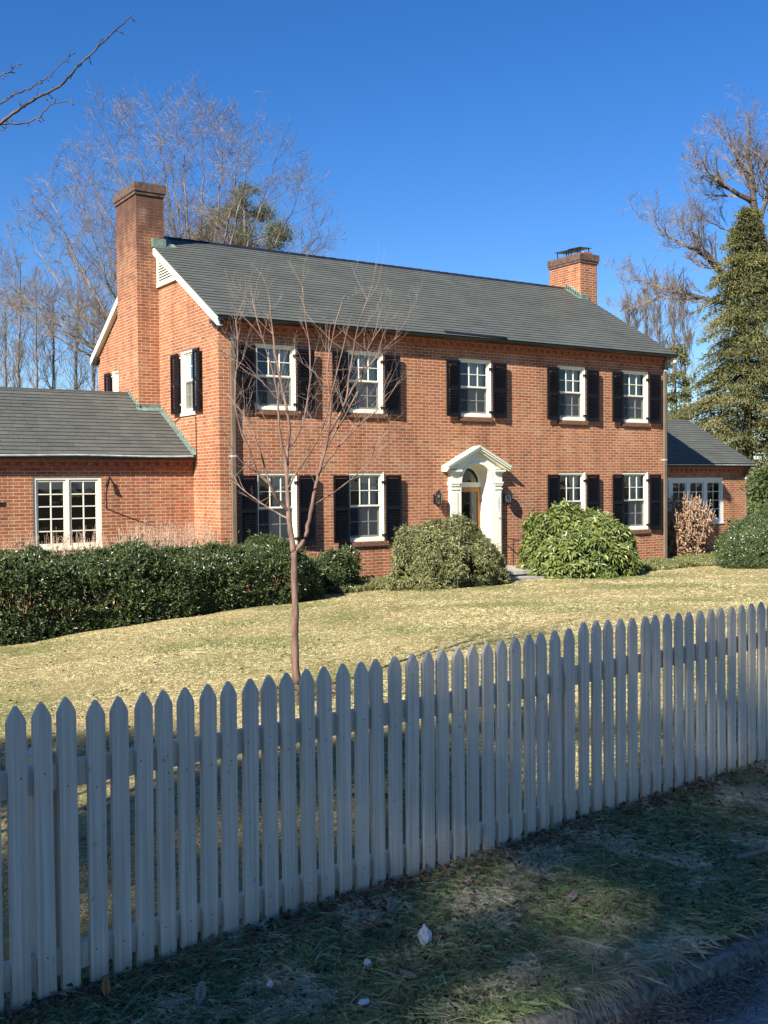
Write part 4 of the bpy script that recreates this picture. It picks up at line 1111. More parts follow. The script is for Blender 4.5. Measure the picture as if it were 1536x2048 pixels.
# low evergreen planting along the foot of the wall
gp = []
for (x0, x1, y0, y1, n, hh) in ((1.6, 4.2, -1.9, -.25, 2600, .16), (9.6, 13.3, -2.2, -.3, 4200, .14), (13.3, 16, -1.6, .3, 1200, .15)):
    x = rng.uniform(x0, x1, n); y = rng.uniform(y0, y1, n); z = gz(x, y)+rng.uniform(.02, hh, n)*(.6+.4*np.sin(x*4)*np.sin(y*5))
    gp.append(rosettes(np.stack([x, y, z], 1), unit(np.array([0, -.2, 1])+rng.normal(size=(n, 3))*.5), 6, .07, .02, .75, .1, .3))
V, F, r = merge(gp); meta(np_mesh('ground_cover', V, F, M['pieris'], rnd=np.clip(r, 0, 1)), 'low leafy ground cover along the foot of the brick wall', 'ground cover', kind='stuff')

# dried hydrangea thicket in front of the right wing window
def thicket(name, label, c, rx, ry, h, n, leafn, r0, tipw=True, group=None):
    z0 = float(gz(c[0], c[1])); t = thing(name, (c[0], c[1], z0), label, 'dried plant', group)
    a = rng.uniform(0, 6.28, n); q = np.sqrt(rng.uniform(0, 1, n))
    B = np.stack([c[0]+rx*.55*q*np.cos(a), c[1]+ry*.55*q*np.sin(a), np.full(n, z0)], 1)
    hh = h*rng.uniform(.55, 1.0, n)*(1-.25*q)
    T_ = B+np.stack([rx*.5*q*np.cos(a)+rng.normal(size=n)*.07, ry*.5*q*np.sin(a)+rng.normal(size=n)*.07, hh], 1)
    pts = [B+(T_-B)*k/4+rng.normal(size=B.shape)*.012*(0 < k < 4) for k in range(5)]
    Vs = []; Fs = []; o = 0
    for k in range(4):
        V, F = seg_geo(pts[k], pts[k+1], np.full(n, r0*(1-.13*k)), np.full(n, r0*(1-.13*(k+1))), 5); Vs.append(V); Fs.append(F+o); o += len(V)
    np_mesh('stems', np.concatenate(Vs), np.concatenate(Fs), M['drystem'], t)
    if leafn:
        k = rng.integers(0, n, leafn); f = rng.uniform(.08, .93, leafn)[:, None]
        P = B[k]+(T_[k]-B[k])*f+rng.normal(size=(leafn, 3))*.035
        D = unit(rng.normal(size=(leafn, 3))*.7+np.array([0, 0, -.75]))
        V, F = leaf_geo(P, D, rdir(leafn), rng.uniform(.07, .15, leafn), rng.uniform(.02, .055, leafn), .5, .3)
        np_mesh('dried_leaves', V, F, M['dry'], t, rnd=np.repeat(rng.uniform(0, 1, leafn), 4))
    return t
thicket('dried_hydrangea', 'tan thicket of dried hydrangea stems and leaves under the right wing window', (14.35, .55), 1.08, .62, 2.1, 130, 6500, .013)
def wisps(t_label, x0, x1, y0, y1, zt0, zt1, n, r0):
    x = rng.uniform(x0, x1, n); y = rng.uniform(y0, y1, n); zb = gz(x, y)
    B = np.stack([x, y, zb], 1); zt = rng.uniform(zt0, zt1, n)-.12*np.abs(np.sin(x*2.1))
    T_ = np.stack([x+rng.normal(size=n)*.17, y+rng.normal(size=n)*.12, zt+rng.normal(size=n)*.06], 1)
    t = thing('dried_shrub', ((x0+x1)/2, (y0+y1)/2, float(gz((x0+x1)/2, (y0+y1)/2))), t_label, 'dried plant')
    Vs = []; Fs = []; o = 0
    P0 = B
    for k in range(3):
        P1 = B+(T_-B)*(k+1)/3+rng.normal(size=B.shape)*.012
        V, F = seg_geo(P0, P1, np.full(n, r0*(1-.25*k)), np.full(n, r0*(.75-.25*k)), 4); Vs.append(V); Fs.append(F+o); o += len(V); P0 = P1
    # side twigs
    m_ = n*3; k = rng.integers(0, n, m_); f = rng.uniform(.55, .98, m_)[:, None]; S = B[k]+(T_[k]-B[k])*f
    V, F = seg_geo(S, S+unit(rng.normal(size=(m_, 3))*.7+np.array([0, 0, .9]))*rng.uniform(.05, .17, m_)[:, None], np.full(m_, r0*.4), np.full(m_, r0*.15), 3)
    np_mesh('twigs' if False else 'stems', np.concatenate(Vs), np.concatenate(Fs), M['drystem'], t)
    np_mesh('side_shoots', V, F, M['drystem'], t)['kind'] = 'stuff'
    P = S; V, F = leaf_geo(P, rdir(m_), rdir(m_), .03, .016, .4)
    np_mesh('dried_leaves', V, F, M['dry'], t, rnd=np.repeat(rng.uniform(.3, 1, m_), 4))
wisps('pinkish dried spirea stems behind the hedge, between wing window and house corner', -1.9, .05, -.2, .8, -1.0, -.60, 380, .008)
wisps('sparse dried stems behind the hedge below the wing window', -4.1, -1.8, -.2, .9, -1.05, -.74, 220, .008)

# ------------------------------------------------------------------ bare trees
def br(p, d, L_, r_, lev, segs, upb, jit=.11, ang=.55):
    n = 5 if lev > 0 else 3; q = p
    for k in range(n):
        d = (d+Vector((random.gauss(0, jit), random.gauss(0, jit), random.gauss(0, jit)+upb))).normalized(); q2 = q+d*(L_/n)
        segs.append((tuple(q), tuple(q2), r_*(1-.13*k), r_*(1-.13*(k+1))))
        if lev > 0 and k >= 1 or (lev > 0 and random.random() < .4):
            for _ in range(2 if random.random() < .3 else 1):
                a = (d+Vector((random.gauss(0, ang), random.gauss(0, ang), random.gauss(0, ang)+upb))).normalized()
                br(q2, a, L_*random.uniform(.38, .7)*(1.1-.09*k), max(r_*.5, .005), lev-1, segs, upb, jit, ang)
        q = q2
def fan_tree(name, label, limbs, mats=('oak', 'twig'), group=None, thick=.035, upb=.07, cat='tree', jit=.10, ang=.5, twmin=.0055):
    """limbs: (points, r0, r1, t_first_child, n_children, child_length, levels)"""
    segs = []
    for pts, r0, r1, t0, nc, cl, lev in limbs:
        P = smooth_line([Vector(p) for p in pts], 5); n = len(P)
        for j in range(1, n-1): P[j] = P[j]+Vector((random.gauss(0, 1), random.gauss(0, 1), random.gauss(0, .5)))*(.02+.012*(r0 < .15))
        for j in range(n-1): segs.append((tuple(P[j]), tuple(P[j+1]), r0+(r1-r0)*j/(n-1), r0+(r1-r0)*(j+1)/(n-1)))
        for c in range(nc):
            t = t0+(1-t0)*(c+random.random())/nc; j = min(n-2, int(t*(n-1))); d = (P[j+1]-P[j]).normalized()
            a = (d*.9+Vector((random.gauss(0, ang*1.1), random.gauss(0, ang*1.1), random.gauss(0, ang*.8)+upb*2))).normalized()
            br(P[j], a, cl*random.uniform(.6, 1.15)*(1.15-.45*t), max(.006, (r0+(r1-r0)*t)*.36), lev, segs, upb, jit, ang)
    A = np.array([x[0] for x in segs]); B = np.array([x[1] for x in segs]); ra = np.array([x[2] for x in segs]); rb = np.array([x[3] for x in segs])
    ra = np.maximum(ra, twmin); rb = np.maximum(rb, twmin*.7)
    t = thing(name, tuple(limbs[0][0][0]), label, cat, group); big = ra > thick
    V, F = seg_geo(A[big], B[big], ra[big], rb[big], 7); np_mesh('trunk', V, F, M[mats[0]], t, smooth=True)
    V, F = seg_geo(A[~big], B[~big], ra[~big], rb[~big], 3); np_mesh('crown', V, F, M[mats[1]], t)
    return t
def smooth_line(pts, n=4):
    out = []; P = [pts[0]]+list(pts)+[pts[-1]]
    for a, b, c, d in zip(P, P[1:], P[2:], P[3:]):
        for k in range(n):
            t = k/n; out.append(.5*((2*b)+(c-a)*t+(2*a-5*b+4*c-d)*t*t+(3*b-a-3*c+d)*t**3))
    out.append(pts[-1]); return out
def pp(lst, D, base=0): return [tuple(at(a, b, D+(c[0] if c else 0)+base)) for a, b, *c in lst]
D1 = 46
LA = [(pp([(400, 1075), (402, 900), (398, 760), (396, 690)], D1), .42, .30, .9, 0, 1, 0)]
for (sx_, sy, tx, ty, dz) in [(396, 700, 178, 350, -1.5), (396, 690, 215, 262, 1), (398, 700, 262, 235, -1), (396, 680, 315, 232, 1.5), (398, 670, 362, 245, -1.5), (399, 660, 408, 232, .5), (400, 670, 452, 262, 2), (398, 690, 505, 275, -2), (400, 680, 555, 305, 1), (398, 700, 605, 372, -1), (400, 700, 640, 462, 1.5), (396, 720, 190, 455, 1.5), (398, 720, 600, 540, -2), (398, 650, 340, 300, 3), (400, 650, 480, 320, -3)]:
    mx_, my = sx_+(tx-sx_)*.52, sy+(ty-sy)*.42
    LA.append((pp([(sx_, sy), (mx_*.5+sx_*.5, sy+(ty-sy)*.2, dz*.3), (mx_, my, dz*.6), (sx_+(tx-sx_)*.85, sy+(ty-sy)*.78, dz), (tx, ty, dz)], D1), .085, .010, .25, 21, 2.5, 2))
fan_tree('bare_tree', 'tallest bare tree behind the house between the left chimney and the roof ridge', LA, group='bare trees behind the house', twmin=.0048, ang=.62, upb=.045)
D2 = 42
LB_ = [(pp([(330, 1070), (328, 900), (322, 800), (315, 760)], D2), .34, .24, .9, 0, 1, 0)]
for (tx, ty, dz) in [(92, 365, 0), (50, 455, 1), (20, 560, -1), (160, 380, -1), (200, 440, 1), (40, 620, 1), (120, 450, 1.5), (230, 520, -1), (110, 620, -1.5)]:
    sx_, sy = 315, 765
    LB_.append((pp([(sx_, sy), (sx_+(tx-sx_)*.28, sy+(ty-sy)*.2, dz*.3), (sx_+(tx-sx_)*.6, sy+(ty-sy)*.48, dz*.6), (sx_+(tx-sx_)*.87, sy+(ty-sy)*.8, dz), (tx, ty, dz)], D2), .075, .010, .25, 18, 2.0, 2))
fan_tree('bare_tree', 'bare tree leaning left behind the left wing roof with long arching limbs', LB_, group='bare trees behind the house', twmin=.0048, ang=.62, upb=.045)
far = [(-12, 560, 58), (36, 520, 58), (72, 575, 64), (108, 600, 60), (150, 560, 66), (10, 600, 70), (186, 610, 62)]
labs = ['leftmost bare tree behind the left wing, cut by the picture edge', 'slender bare tree near the left edge, behind the wing roof', 'bare tree behind the left wing, third from the left edge', 'shorter bare tree above the middle of the left wing roof', 'bare tree behind the left wing just left of the house gable', 'distant bare tree low above the left end of the wing roof', 'small bare tree touching the rear gable edge of the house']
for (px, py, dd), lb in zip(far, labs):
    dx = random.uniform(-10, 10)
    lm = [(pp([(px, 1050), (px+dx*.3, 850), (px+dx*.6, 700), (px+dx, py)], dd), .15, .02, .42, 24, 2.4, 2)]
    fan_tree('bare_tree', lb, lm, group='bare trees behind the house', upb=.1, twmin=.0075)
D4 = 41
LR = [(pp([(1590, 1060), (1580, 800), (1568, 640), (1545, 560), (1520, 480), (1508, 420)], D4), .42, .20, .95, 0, 1, 0),
  (pp([(1508, 420), (1503, 370), (1500, 320), (1500, 235)], D4), .15, .015, .15, 22, 1.5, 2),
  (pp([(1512, 430), (1498, 360, .3), (1478, 320, .5), (1455, 285, .6), (1440, 262, .6)], D4), .12, .014, .25, 18, 1.3, 2),
  (pp([(1508, 405), (1470, 385, -.3), (1435, 362, -.5), (1405, 340, -.7), (1388, 320, -.7)], D4), .11, .014, .3, 18, 1.2, 2),
  (pp([(1500, 395), (1460, 392, .3), (1420, 392, .4), (1392, 380, .4)], D4), .07, .013, .3, 10, 1.0, 2),
  (pp([(1555, 590), (1500, 590, -.3), (1445, 545, -.5), (1400, 505, -.6), (1340, 475, -.8), (1295, 440, -.9)], D4), .16, .014, .35, 26, 1.5, 2),
  (pp([(1440, 545, -.5), (1410, 500, -.8), (1385, 460, -1), (1378, 425, -1)], D4), .09, .013, .3, 13, 1.2, 2),
  (pp([(1562, 630), (1500, 615, .2), (1420, 600, .4), (1360, 583, .5), (1290, 565, .6), (1228, 545, .7)], D4), .13, .013, .35, 28, 1.3, 2),
  (pp([(1420, 600, .4), (1370, 598, .6), (1310, 600, .8), (1250, 620, .9), (1215, 632, 1)], D4), .06, .012, .3, 12, .9, 2),
  (pp([(1530, 500), (1570, 440), (1600, 360), (1620, 280)], D4), .16, .015, .2, 22, 1.8, 2),
  (pp([(1515, 450), (1535, 390, .5), (1548, 320, .6), (1556, 260, .6)], D4), .10, .014, .2, 18, 1.4, 2),
  (pp([(1500, 480, 1), (1450, 460, 1), (1410, 440, 1), (1370, 438, 1)], D4), .05, .012, .2, 10, 1.0, 2)]
fan_tree('bare_oak', 'big bare oak reaching in from the right edge above the evergreen', LR, ('darkbark', 'twig'), jit=.13, ang=.55, twmin=.0048, thick=.065)
labs = ['thin bare tree right of the right chimney, farthest left of its row', 'thin bare tree behind the roof slope right of the right chimney, second of its row', 'thin bare tree in the middle of the row behind the right roof slope', 'thin bare tree behind the right roof slope, next to the evergreen', 'thin bare tree half hidden by the evergreen behind the right roof slope']
for (px, py, dd), lb in zip([(1262, 625, 62), (1290, 600, 66), (1318, 585, 60), (1345, 590, 66), (1372, 600, 62)], labs):
    dx = random.uniform(-6, 6)
    fan_tree('bare_sapling', lb, [(pp([(px, 1040), (px, 850), (px+dx*.5, 700), (px+dx, py)], dd), .11, .015, .5, 34, 1.7, 2)], group='thin bare trees behind the right roof slope', upb=.16, ang=.4, twmin=.009)

# ------------------------------------------------------------------ evergreens
def conifer(name, label, base, H, rfun, nbr, mat, spray=(22, .11, .035), cat='tree', droop=.25, z_lo=.06, trunk_r=.18, group=None, clump=1.0, nb_leaf=70, dens=1.0, lmin=.62):
    t = thing(name, base, label, cat, group); b = np.array(base)
    mb = MB(); k = 10
    mb.tube([tuple(b+np.array([.05*math.sin(j*1.3), .05*math.cos(j), H*j/k*.97])) for j in range(k+1)], [trunk_r*(1-j/k)+.02 for j in range(k+1)], 8); mb.build('trunk', M['darkbark'], t, smooth=True)
    SP0, SP1, Ps, Ds, Ns = [], [], [], [], []
    for _ in range(nbr):
        f = random.uniform(z_lo, .99); a = random.uniform(0, 6.2832); L_ = rfun(f)*random.uniform(lmin, 1.08)*(.82+.22*math.sin(a*2+f*11)+.12*math.sin(a*5-f*23))
        o = b+np.array([0, 0, H*f]); d = np.array([math.cos(a), math.sin(a), random.uniform(.0, .35)])
        prev = o; nseg = 5
        line = [o]
        for s_ in range(1, nseg+1):
            q = s_/nseg; p = o+d*L_*q+np.array([0, 0, -droop*L_*q*q])+rng.normal(size=3)*.03*L_; line.append(p)
        for p, q in zip(line, line[1:]): SP0.append(p); SP1.append(q)
        m_ = int(nb_leaf*(.3+L_/2.2)*dens)
        q = rng.uniform(.28, 1.03, m_)**.8; ii = np.clip((q*nseg).astype(int), 0, nseg-1); fr_ = q*nseg-ii; ln = np.array(line)
        base_ = ln[ii]+(ln[ii+1]-ln[ii])*fr_[:, None]
        side = unit(np.cross(d, [0, 0, 1])); wdt = (.10+.30*L_*(1-q)*.9+.06)*clump
        off = side*(rng.normal(size=m_)*wdt)[:, None]+np.array([0, 0, 1.])*(rng.normal(size=m_)*.05-np.abs(rng.normal(size=m_))*.05)[:, None]
        Ps.append(base_+off); Ds.append(unit(unit(d[None])*.6+off*1.6+rng.normal(size=(m_, 3))*.35+np.array([0, 0, -.25]))); Ns.append(unit(np.array([0, 0, 1.])+rng.normal(size=(m_, 3))*.5))
    P = np.concatenate(Ps); D = np.concatenate(Ds); N = np.concatenate(Ns); n = len(P)
    V1, F1 = leaf_geo(P, D, N, spray[1]*rng.uniform(.6, 1.3, n), spray[2]*rng.uniform(.7, 1.3, n), .15, .25)
    cl = wob(P, 1.7)*.28+.5+rng.normal(size=n)*.2
    np_mesh('crown', V1, F1, M[mat], t, rnd=np.repeat(np.clip(cl, 0, 1), 4))
    SP0, SP1 = np.array(SP0), np.array(SP1); V, F = seg_geo(SP0, SP1, np.full(len(SP0), .022), np.full(len(SP0), .014), 4); np_mesh('limbs', V, F, M['darkbark'], t)
    return t
hb = at(1495, 1060, 40); zg_ = float(gz(hb.x, hb.y)); zt_ = at(1500, 415, 40).z
hf = lambda f: 4.9*(1-f)**.85+.15
conifer('hemlock_tree', 'large olive-green evergreen behind the right wing roof', (hb.x, hb.y, zg_), zt_-zg_, hf, 560, 'hemlock', (22, .13, .036), nb_leaf=215, droop=.42, lmin=.3, trunk_r=.22, dens=1.0)
hb = at(1352, 1050, 52); zg_ = float(gz(hb.x, hb.y)); zt_ = at(1352, 690, 52).z
conifer('hemlock_tree', 'smaller evergreen seen in the gap above the right wing ridge', (hb.x, hb.y, zg_), zt_-zg_, lambda f: 1.6*(1-f)**.6+.15, 130, 'hemlock', (22, .20, .06), nb_leaf=110, trunk_r=.14)
# the shrub-like evergreen at the right edge, below the big one
hb = at(1545, 1050, 33); zg_ = float(gz(hb.x, hb.y)); zt_ = at(1535, 930, 33).z
conifer('evergreen_shrub', 'light green conifer shrub at the right edge behind the spreading shrub', (hb.x, hb.y, zg_), zt_-zg_, lambda f: 1.2*(1-f)**.5+.2, 110, 'holly', (22, .14, .05), nb_leaf=120, trunk_r=.08, cat='shrub')
# pine seen through the bare crown
pb = at(490, 1060, 56); zg_ = float(gz(pb.x, pb.y)); t = thing('pine_tree', (pb.x, pb.y, zg_), 'tall pine with clumped grey-green crown behind the roof ridge', 'tree')
mb = MB(); zt_ = at(490, 400, 56).z; k = 12
mb.tube([(pb.x+.2*math.sin(j*.7), pb.y, zg_+(zt_-zg_)*j/k) for j in range(k+1)], [.26*(1-.8*j/k) for j in range(k+1)], 8); mb.build('trunk', M['oak'], t, smooth=True)
Pp = []; SA = []; SB = []
for lx, ly, rr, k_ in [(490, 400, 34, 9), (455, 425, 30, 8), (520, 432, 34, 9), (430, 455, 34, 8), (480, 460, 40, 9), (545, 465, 30, 8), (565, 468, 16, 4), (410, 485, 36, 8), (500, 490, 50, 9), (395, 478, 14, 4), (455, 500, 50, 9), (545, 495, 30, 6)]:
    dz = random.gauss(0, .8); c0 = np.array(at(lx, ly, 56+dz)); SA.append(np.array(at(490, ly+22, 56))); SB.append(c0)
    for _ in range(k_):
        c = c0+rng.normal(size=3)*np.array([.45, .45, .2])*rr/34; n = 230
        Pp.append(c+rng.normal(size=(n, 3))*np.array([.26, .26, .14])); SA.append(c0); SB.append(c)
P = np.concatenate(Pp); n = len(P)
V, F = leaf_geo(P, unit(rng.normal(size=(n, 3))+np.array([0, 0, .6])), rdir(n), .17, .03, .1); np_mesh('crown', V, F, M['pine'], t, rnd=np.repeat(rng.uniform(0, 1, n), 4))
V, F = seg_geo(np.array(SA), np.array(SB), np.full(len(SA), .05), np.full(len(SA), .02), 4); np_mesh('limbs', V, F, M['oak'], t)
# unseen evergreens behind the viewer, added and shaped to shade the fence and verge
SH = [((-35.4, -24.5), 22.6, 2.5, 'unseen tall shade evergreen across the street, left of its row'), ((-33, -26.4), 22.9, 2.4, 'unseen tall shade evergreen across the street, second of its row'), ((-31, -28.1), 24.2, 2.6, 'unseen tall shade evergreen across the street, third of its row'), ((-29, -30.1), 24.5, 2.6, 'unseen tall shade evergreen across the street, right of its row'),
      ((-42, -28.8), 26.0, 2.3, 'unseen evergreen added behind the row across the street for denser shade, farthest left'), ((-41, -31.2), 26.8, 2.3, 'unseen evergreen added behind the row across the street for denser shade, middle one'), ((-38, -32.6), 26.6, 2.4, 'unseen evergreen added behind the row across the street for denser shade, farthest right')]
rng = np.random.default_rng(SEED); random.seed(SEED)
for (bx, by), H, rr, lb in SH:
    zg_ = float(gz(bx, by))
    conifer('shade_evergreen', lb, (bx, by, zg_), H, lambda f: rr*(1-f**3)**.6+.3, 320, 'spruce', (22, .20, .07), nb_leaf=140, droop=.3, z_lo=.05, trunk_r=.2, group='unseen shade evergreens across the street')

rng = np.random.default_rng(23); random.seed(23)
# ------------------------------------------------------------------ young crape myrtle on the lawn
tb = Vector((-4.17, -10.9, 0)); tb.z = float(gz(tb.x, tb.y)); tdep = (tb-CAM).dot(fw)
def tp(px, py, dd=0.0): return at(px, py, tdep+dd)
myr = thing('young_tree', tb, 'young bare tree with smooth pink-brown bark standing on the lawn', 'tree')
limbs = [  # (pixel path, start radius px, end radius px)
 ([(592, 1368, 0), (590, 1300, 0), (590, 1200, 0), (587, 1100, 0)], 8.7, 6.0, .0),
 ([(587, 1105, 0), (581, 1060, 0), (577, 1020, 0), (574, 960, 0), (575, 900, .05), (578, 840, .1), (560, 760, .15), (548, 690, .2), (540, 610, .2)], 6, 1.2, .1),
 ([(587, 1103, 0), (608, 1082, .05), (618, 1040, .08), (628, 990, .1), (637, 950, .12), (650, 900, .15), (668, 850, .2), (692, 800, .25), (700, 740, .3), (715, 660, .35), (735, 600, .35)], 4.8, 1.1, .1),
 ([(578, 1022, 0), (556, 1000, -.08), (540, 970, -.15), (515, 945, -.2), (500, 905, -.25), (478, 850, -.3), (470, 780, -.3), (476, 700, -.3), (472, 640, -.3)], 3.6, 1.0, -.1),
 ([(577, 1038, 0), (540, 1018, .1), (500, 990, .2), (470, 965, .3), (462, 955, .3)], 1.8, .7, 0),
 ([(576, 930, 0), (560, 870, -.1), (555, 800, -.15), (545, 740, -.2), (520, 660, -.25), (505, 600, -.25)], 2.6, .9, 0),
 ([(577, 900, 0), (600, 860, .1), (615, 800, .15), (620, 720, .2), (612, 640, .25), (605, 575, .25)], 2.6, .9, 0),
 ([(637, 950, .1), (655, 880, 0), (662, 800, -.1), (655, 740, -.15), (668, 660, -.2), (690, 590, -.2)], 2.4, .9, 0),
 ([(640, 945, .1), (680, 890, .2), (720, 850, .3), (765, 810, .35), (800, 760, .4)], 1.9, .8, 0),
 ([(625, 1010, .1), (660, 990, .2), (700, 960, .3), (735, 930, .35), (752, 890, .4), (765, 880, .4)], 1.7, .6, 0),
 ([(540, 970, -.15), (520, 900, 0), (500, 850, .1), (480, 820, .15), (455, 790, .2)], 1.9, .7, 0),
 ([(650, 900, .15), (690, 830, 0), (720, 770, -.1), (735, 700, -.2), (765, 650, -.3)], 2.0, .8, 0),
 ([(692, 800, .25), (730, 740, .3), (765, 700, .35), (800, 670, .35)], 1.4, .6, 0),
 ([(575, 980, 0), (590, 950, -.1), (610, 920, -.2), (640, 870, -.3), (660, 800, -.35), (680, 720, -.4), (700, 640, -.4)], 2.0, .8, 0),
 ([(515, 945, -.2), (480, 920, -.3), (455, 880, -.35), (440, 850, -.4)], 1.5, .6, 0),
 ([(555, 800, -.15), (530, 770, -.2), (500, 740, -.2), (470, 720, -.2), (440, 700, -.25)], 1.3, .6, 0),
]
pxm = tdep/FPX
mb = MB(); nodes = []
for path, ra, rb, _ in limbs:
    P = smooth_line([tp(*q) for q in path]); n = len(P)
    for j in range(1, n-1): P[j] = P[j]+Vector((random.gauss(0, .005), random.gauss(0, .005), 0))*(.6 if ra < 9 else .3)
    rad = [(ra+(rb-ra)*j/(n-1))*pxm*(1+.08*math.sin(j*2.1)) for j in range(n)]
    mb.tube(P, rad, 9)
    if ra < 8: nodes += [(P[j], (P[j]-P[j-1]).normalized(), rad[j]) for j in range(max(2, n//3), n)]
for q in [(581, 1075), (585, 1110), (576, 1000)]: pass
mb.build('trunk', M['myrtle'], myr, smooth=True)
segs = []
def twig(p, d, L_, r_, lev):
    n = 4; q = p
    for k in range(n):
        d = (d+Vector((random.gauss(0, .12), random.gauss(0, .12), random.gauss(.05, .1)))).normalized(); q2 = q+d*L_/n
        segs.append((q, q2, r_*(1-k/n*.6), r_*(1-(k+1)/n*.6)))
        if lev > 0 and random.random() < .62:
            a = (d+Vector((random.gauss(0, .55), random.gauss(0, .55), random.gauss(.15, .35)))).normalized(); twig(q2, a, L_*random.uniform(.35, .6), r_*.62, lev-1)
        q = q2
for p, d, r_ in nodes:
    for _ in range(2 if random.random() < .5 else 1):
        if random.random() < .46:
            a = (d*.8+Vector((random.gauss(0, .6), random.gauss(0, .6), random.gauss(.2, .3)))).normalized(); twig(p, a, random.uniform(.18, .52), min(r_*.45, .0021), 2)
A0 = np.array([tuple(s[0]) for s in segs]); A1 = np.array([tuple(s[1]) for s in segs])
V, F = seg_geo(A0, A1, np.array([s[2] for s in segs]), np.array([s[3] for s in segs]), 4); np_mesh('crown', V, F, M['mtwig'], myr)
# mulch ring
a = rng.uniform(0, 6.28, 900); q = np.sqrt(rng.uniform(0, 1, 900))*.55; x = tb.x+np.cos(a)*q; y = tb.y+np.sin(a)*q
V, F = leaf_geo(np.stack([x, y, gz(x, y)+.02+rng.uniform(0, .02, 900)], 1), unit(rdir(900)*np.array([1, 1, .25])), np.tile([0, 0, 1.], (900, 1)), rng.uniform(.03, .07, 900), rng.uniform(.012, .03, 900), .1)
meta(np_mesh('bark_mulch', V, F, M['litter'], rnd=np.repeat(rng.uniform(0, .6, 900), 4)), 'brown bark mulch around the foot of the young tree', 'mulch', kind='stuff')

# ------------------------------------------------------------------ branch of a tree standing just left of the picture
BD = 5.6
nt_ = thing('street_tree', (-12.2, -15.6, -1.8), 'bare spur-twigged branches reaching in at the upper left corner', 'tree')
b0 = Vector((-12.2, -15.6, -1.85))
mb = MB(); e0 = at(-60, 262, BD); fork = Vector((-12.15, -15.5, -.2))
mb.tube(smooth_line([b0, b0+Vector((.02, .03, .9)), fork]), [.10, .10, .095, .09, .085, .085, .08, .08, .08][:9], 10)
mb.tube(smooth_line([fork, Vector((-11.9, -15.5, .7)), Vector((-11.5, -15.6, 1.35)), e0]), .0, 8) if False else None
ln = smooth_line([fork, Vector((-12.05, -15.5, .6)), Vector((-11.6, -15.55, 1.35)), at(-160, 330, BD), e0]); mb.tube(ln, [.05-.0425*j/(len(ln)-1) for j in range(len(ln))], 8)
ln2 = smooth_line([fork, Vector((-12.6, -15.2, .8)), Vector((-12.7, -14.8, 2.2)), Vector((-12.9, -14.9, 3.6))]); mb.tube(ln2, [.055-.045*j/(len(ln2)-1) for j in range(len(ln2))], 8)
ln3 = smooth_line([Vector((-12.05, -15.5, .6)), Vector((-11.75, -15.3, 1.7)), at(-150, 260, BD+.3), at(-80, 230, BD+.3)]); mb.tube(ln3, [.03-.025*j/(len(ln3)-1) for j in range(len(ln3))], 7)
mb.build('trunk', M['darkbark'], nt_, smooth=True)
paths = [([(-60, 262, 0), (0, 247, 0), (40, 215, 0), (75, 196, 0), (128, 164, .02), (160, 128, .05), (200, 92, .08), (232, 60, .1), (265, 29, .12)], 3.6, 1.1),
         ([(0, 247, 0), (50, 247, 0), (75, 235, -.03), (100, 212, -.05), (145, 198, -.08)], 2.0, .8),
         ([(-80, 230, .3), (0, 206, .3), (30, 190, .3), (60, 176, .3), (85, 162, .3), (110, 140, .3), (135, 118, .32), (150, 106, .34)], 2.0, .7),
         ([(-80, 190, .3), (0, 152, .3), (22, 140, .3), (37, 128, .3)], 1.9, .7), ([(-60, 262, 0), (0, 262, 0), (14, 254, 0)], 1.3, .6)]
mb = MB(); px_ = BD/FPX
for path, ra, rb in paths:
    P = smooth_line([at(a, b, BD+c) for a, b, c in path], 5); n = len(P)
    for j in range(1, n-1): P[j] = P[j]+Vector((random.gauss(0, .0035), random.gauss(0, .0035), random.gauss(0, .0035)))
    mb.tube(P, [(ra+(rb-ra)*j/(n-1))*px_*(1+.12*math.sin(j*2.4)) for j in range(n)], 7)
    for j in range(2, n-1):
        if random.random() < .55:
            d = (P[j]-P[j-1]).normalized(); s_ = 1 if random.random() < .6 else -1
            a = (d*.6+up*s_*random.uniform(.5, 1)+rt*random.gauss(0, .3)+fw*random.gauss(0, .3)).normalized(); Lt = random.uniform(.012, .045)
            mb.tube([P[j], P[j]+a*Lt*.5, P[j]+a*Lt], [.0028, .0022, .0028], 5)
mb.tube([at(-80, 190, BD+.3), at(-150, 260, BD+.3)], [.006, .01], 6)
mb.build('branches', M['darkbark'], nt_, smooth=True)

# ------------------------------------------------------------------ grass
def scatter_view(n, d0, d1, spread=1.35, pw=1.0, back=0):
    """ground points in the fan in front of the viewer, denser close by"""
    d = d0*(d1/d0)**(rng.uniform(0, 1, n)**pw); l = rng.uniform(-.364*spread, .364*spread, n)*d
    f2 = np.array([math.sin(YAW), math.cos(YAW)]); r2 = np.array([math.cos(YAW), -math.sin(YAW)])
    p = np.array([CX, CY])+d[:, None]*f2+l[:, None]*r2; return p[:, 0], p[:, 1], d
def inhedge(x, y): return ((x < 1.1) & (y > -2.75)) | (y > -.2) | ((x > 1.6) & (x < 4.2) & (y > -1.75)) | (np.hypot((x-4.08)/1.25, (y+2.12)/.9) < 1) | (np.hypot((x-8.12)/1.3, (y+1.8)/1.0) < 1) | (np.hypot((x-13.35)/1.6, (y+3.3)/1.1) < 1) | ((x > 9.6) & (y > -2.1)) | ((x > 5.7) & (x < 7.4) & (y > -1.8))
x, y, d = scatter_view(330000, 4.3, 26, 1.3, .85)
dy = y-yf(x); ok = (dy > .05) & ~inhedge(x, y) & ~((np.hypot(x-tb.x, y-tb.y) < .5) & (rng.uniform(0, 1, len(x)) < .8))
x, y, d = x[ok], y[ok], d[ok]; n = len(x)
lush = np.clip(wob(np.stack([x, y, x*0], 1), 1.9)*.5+.5, 0, 1)
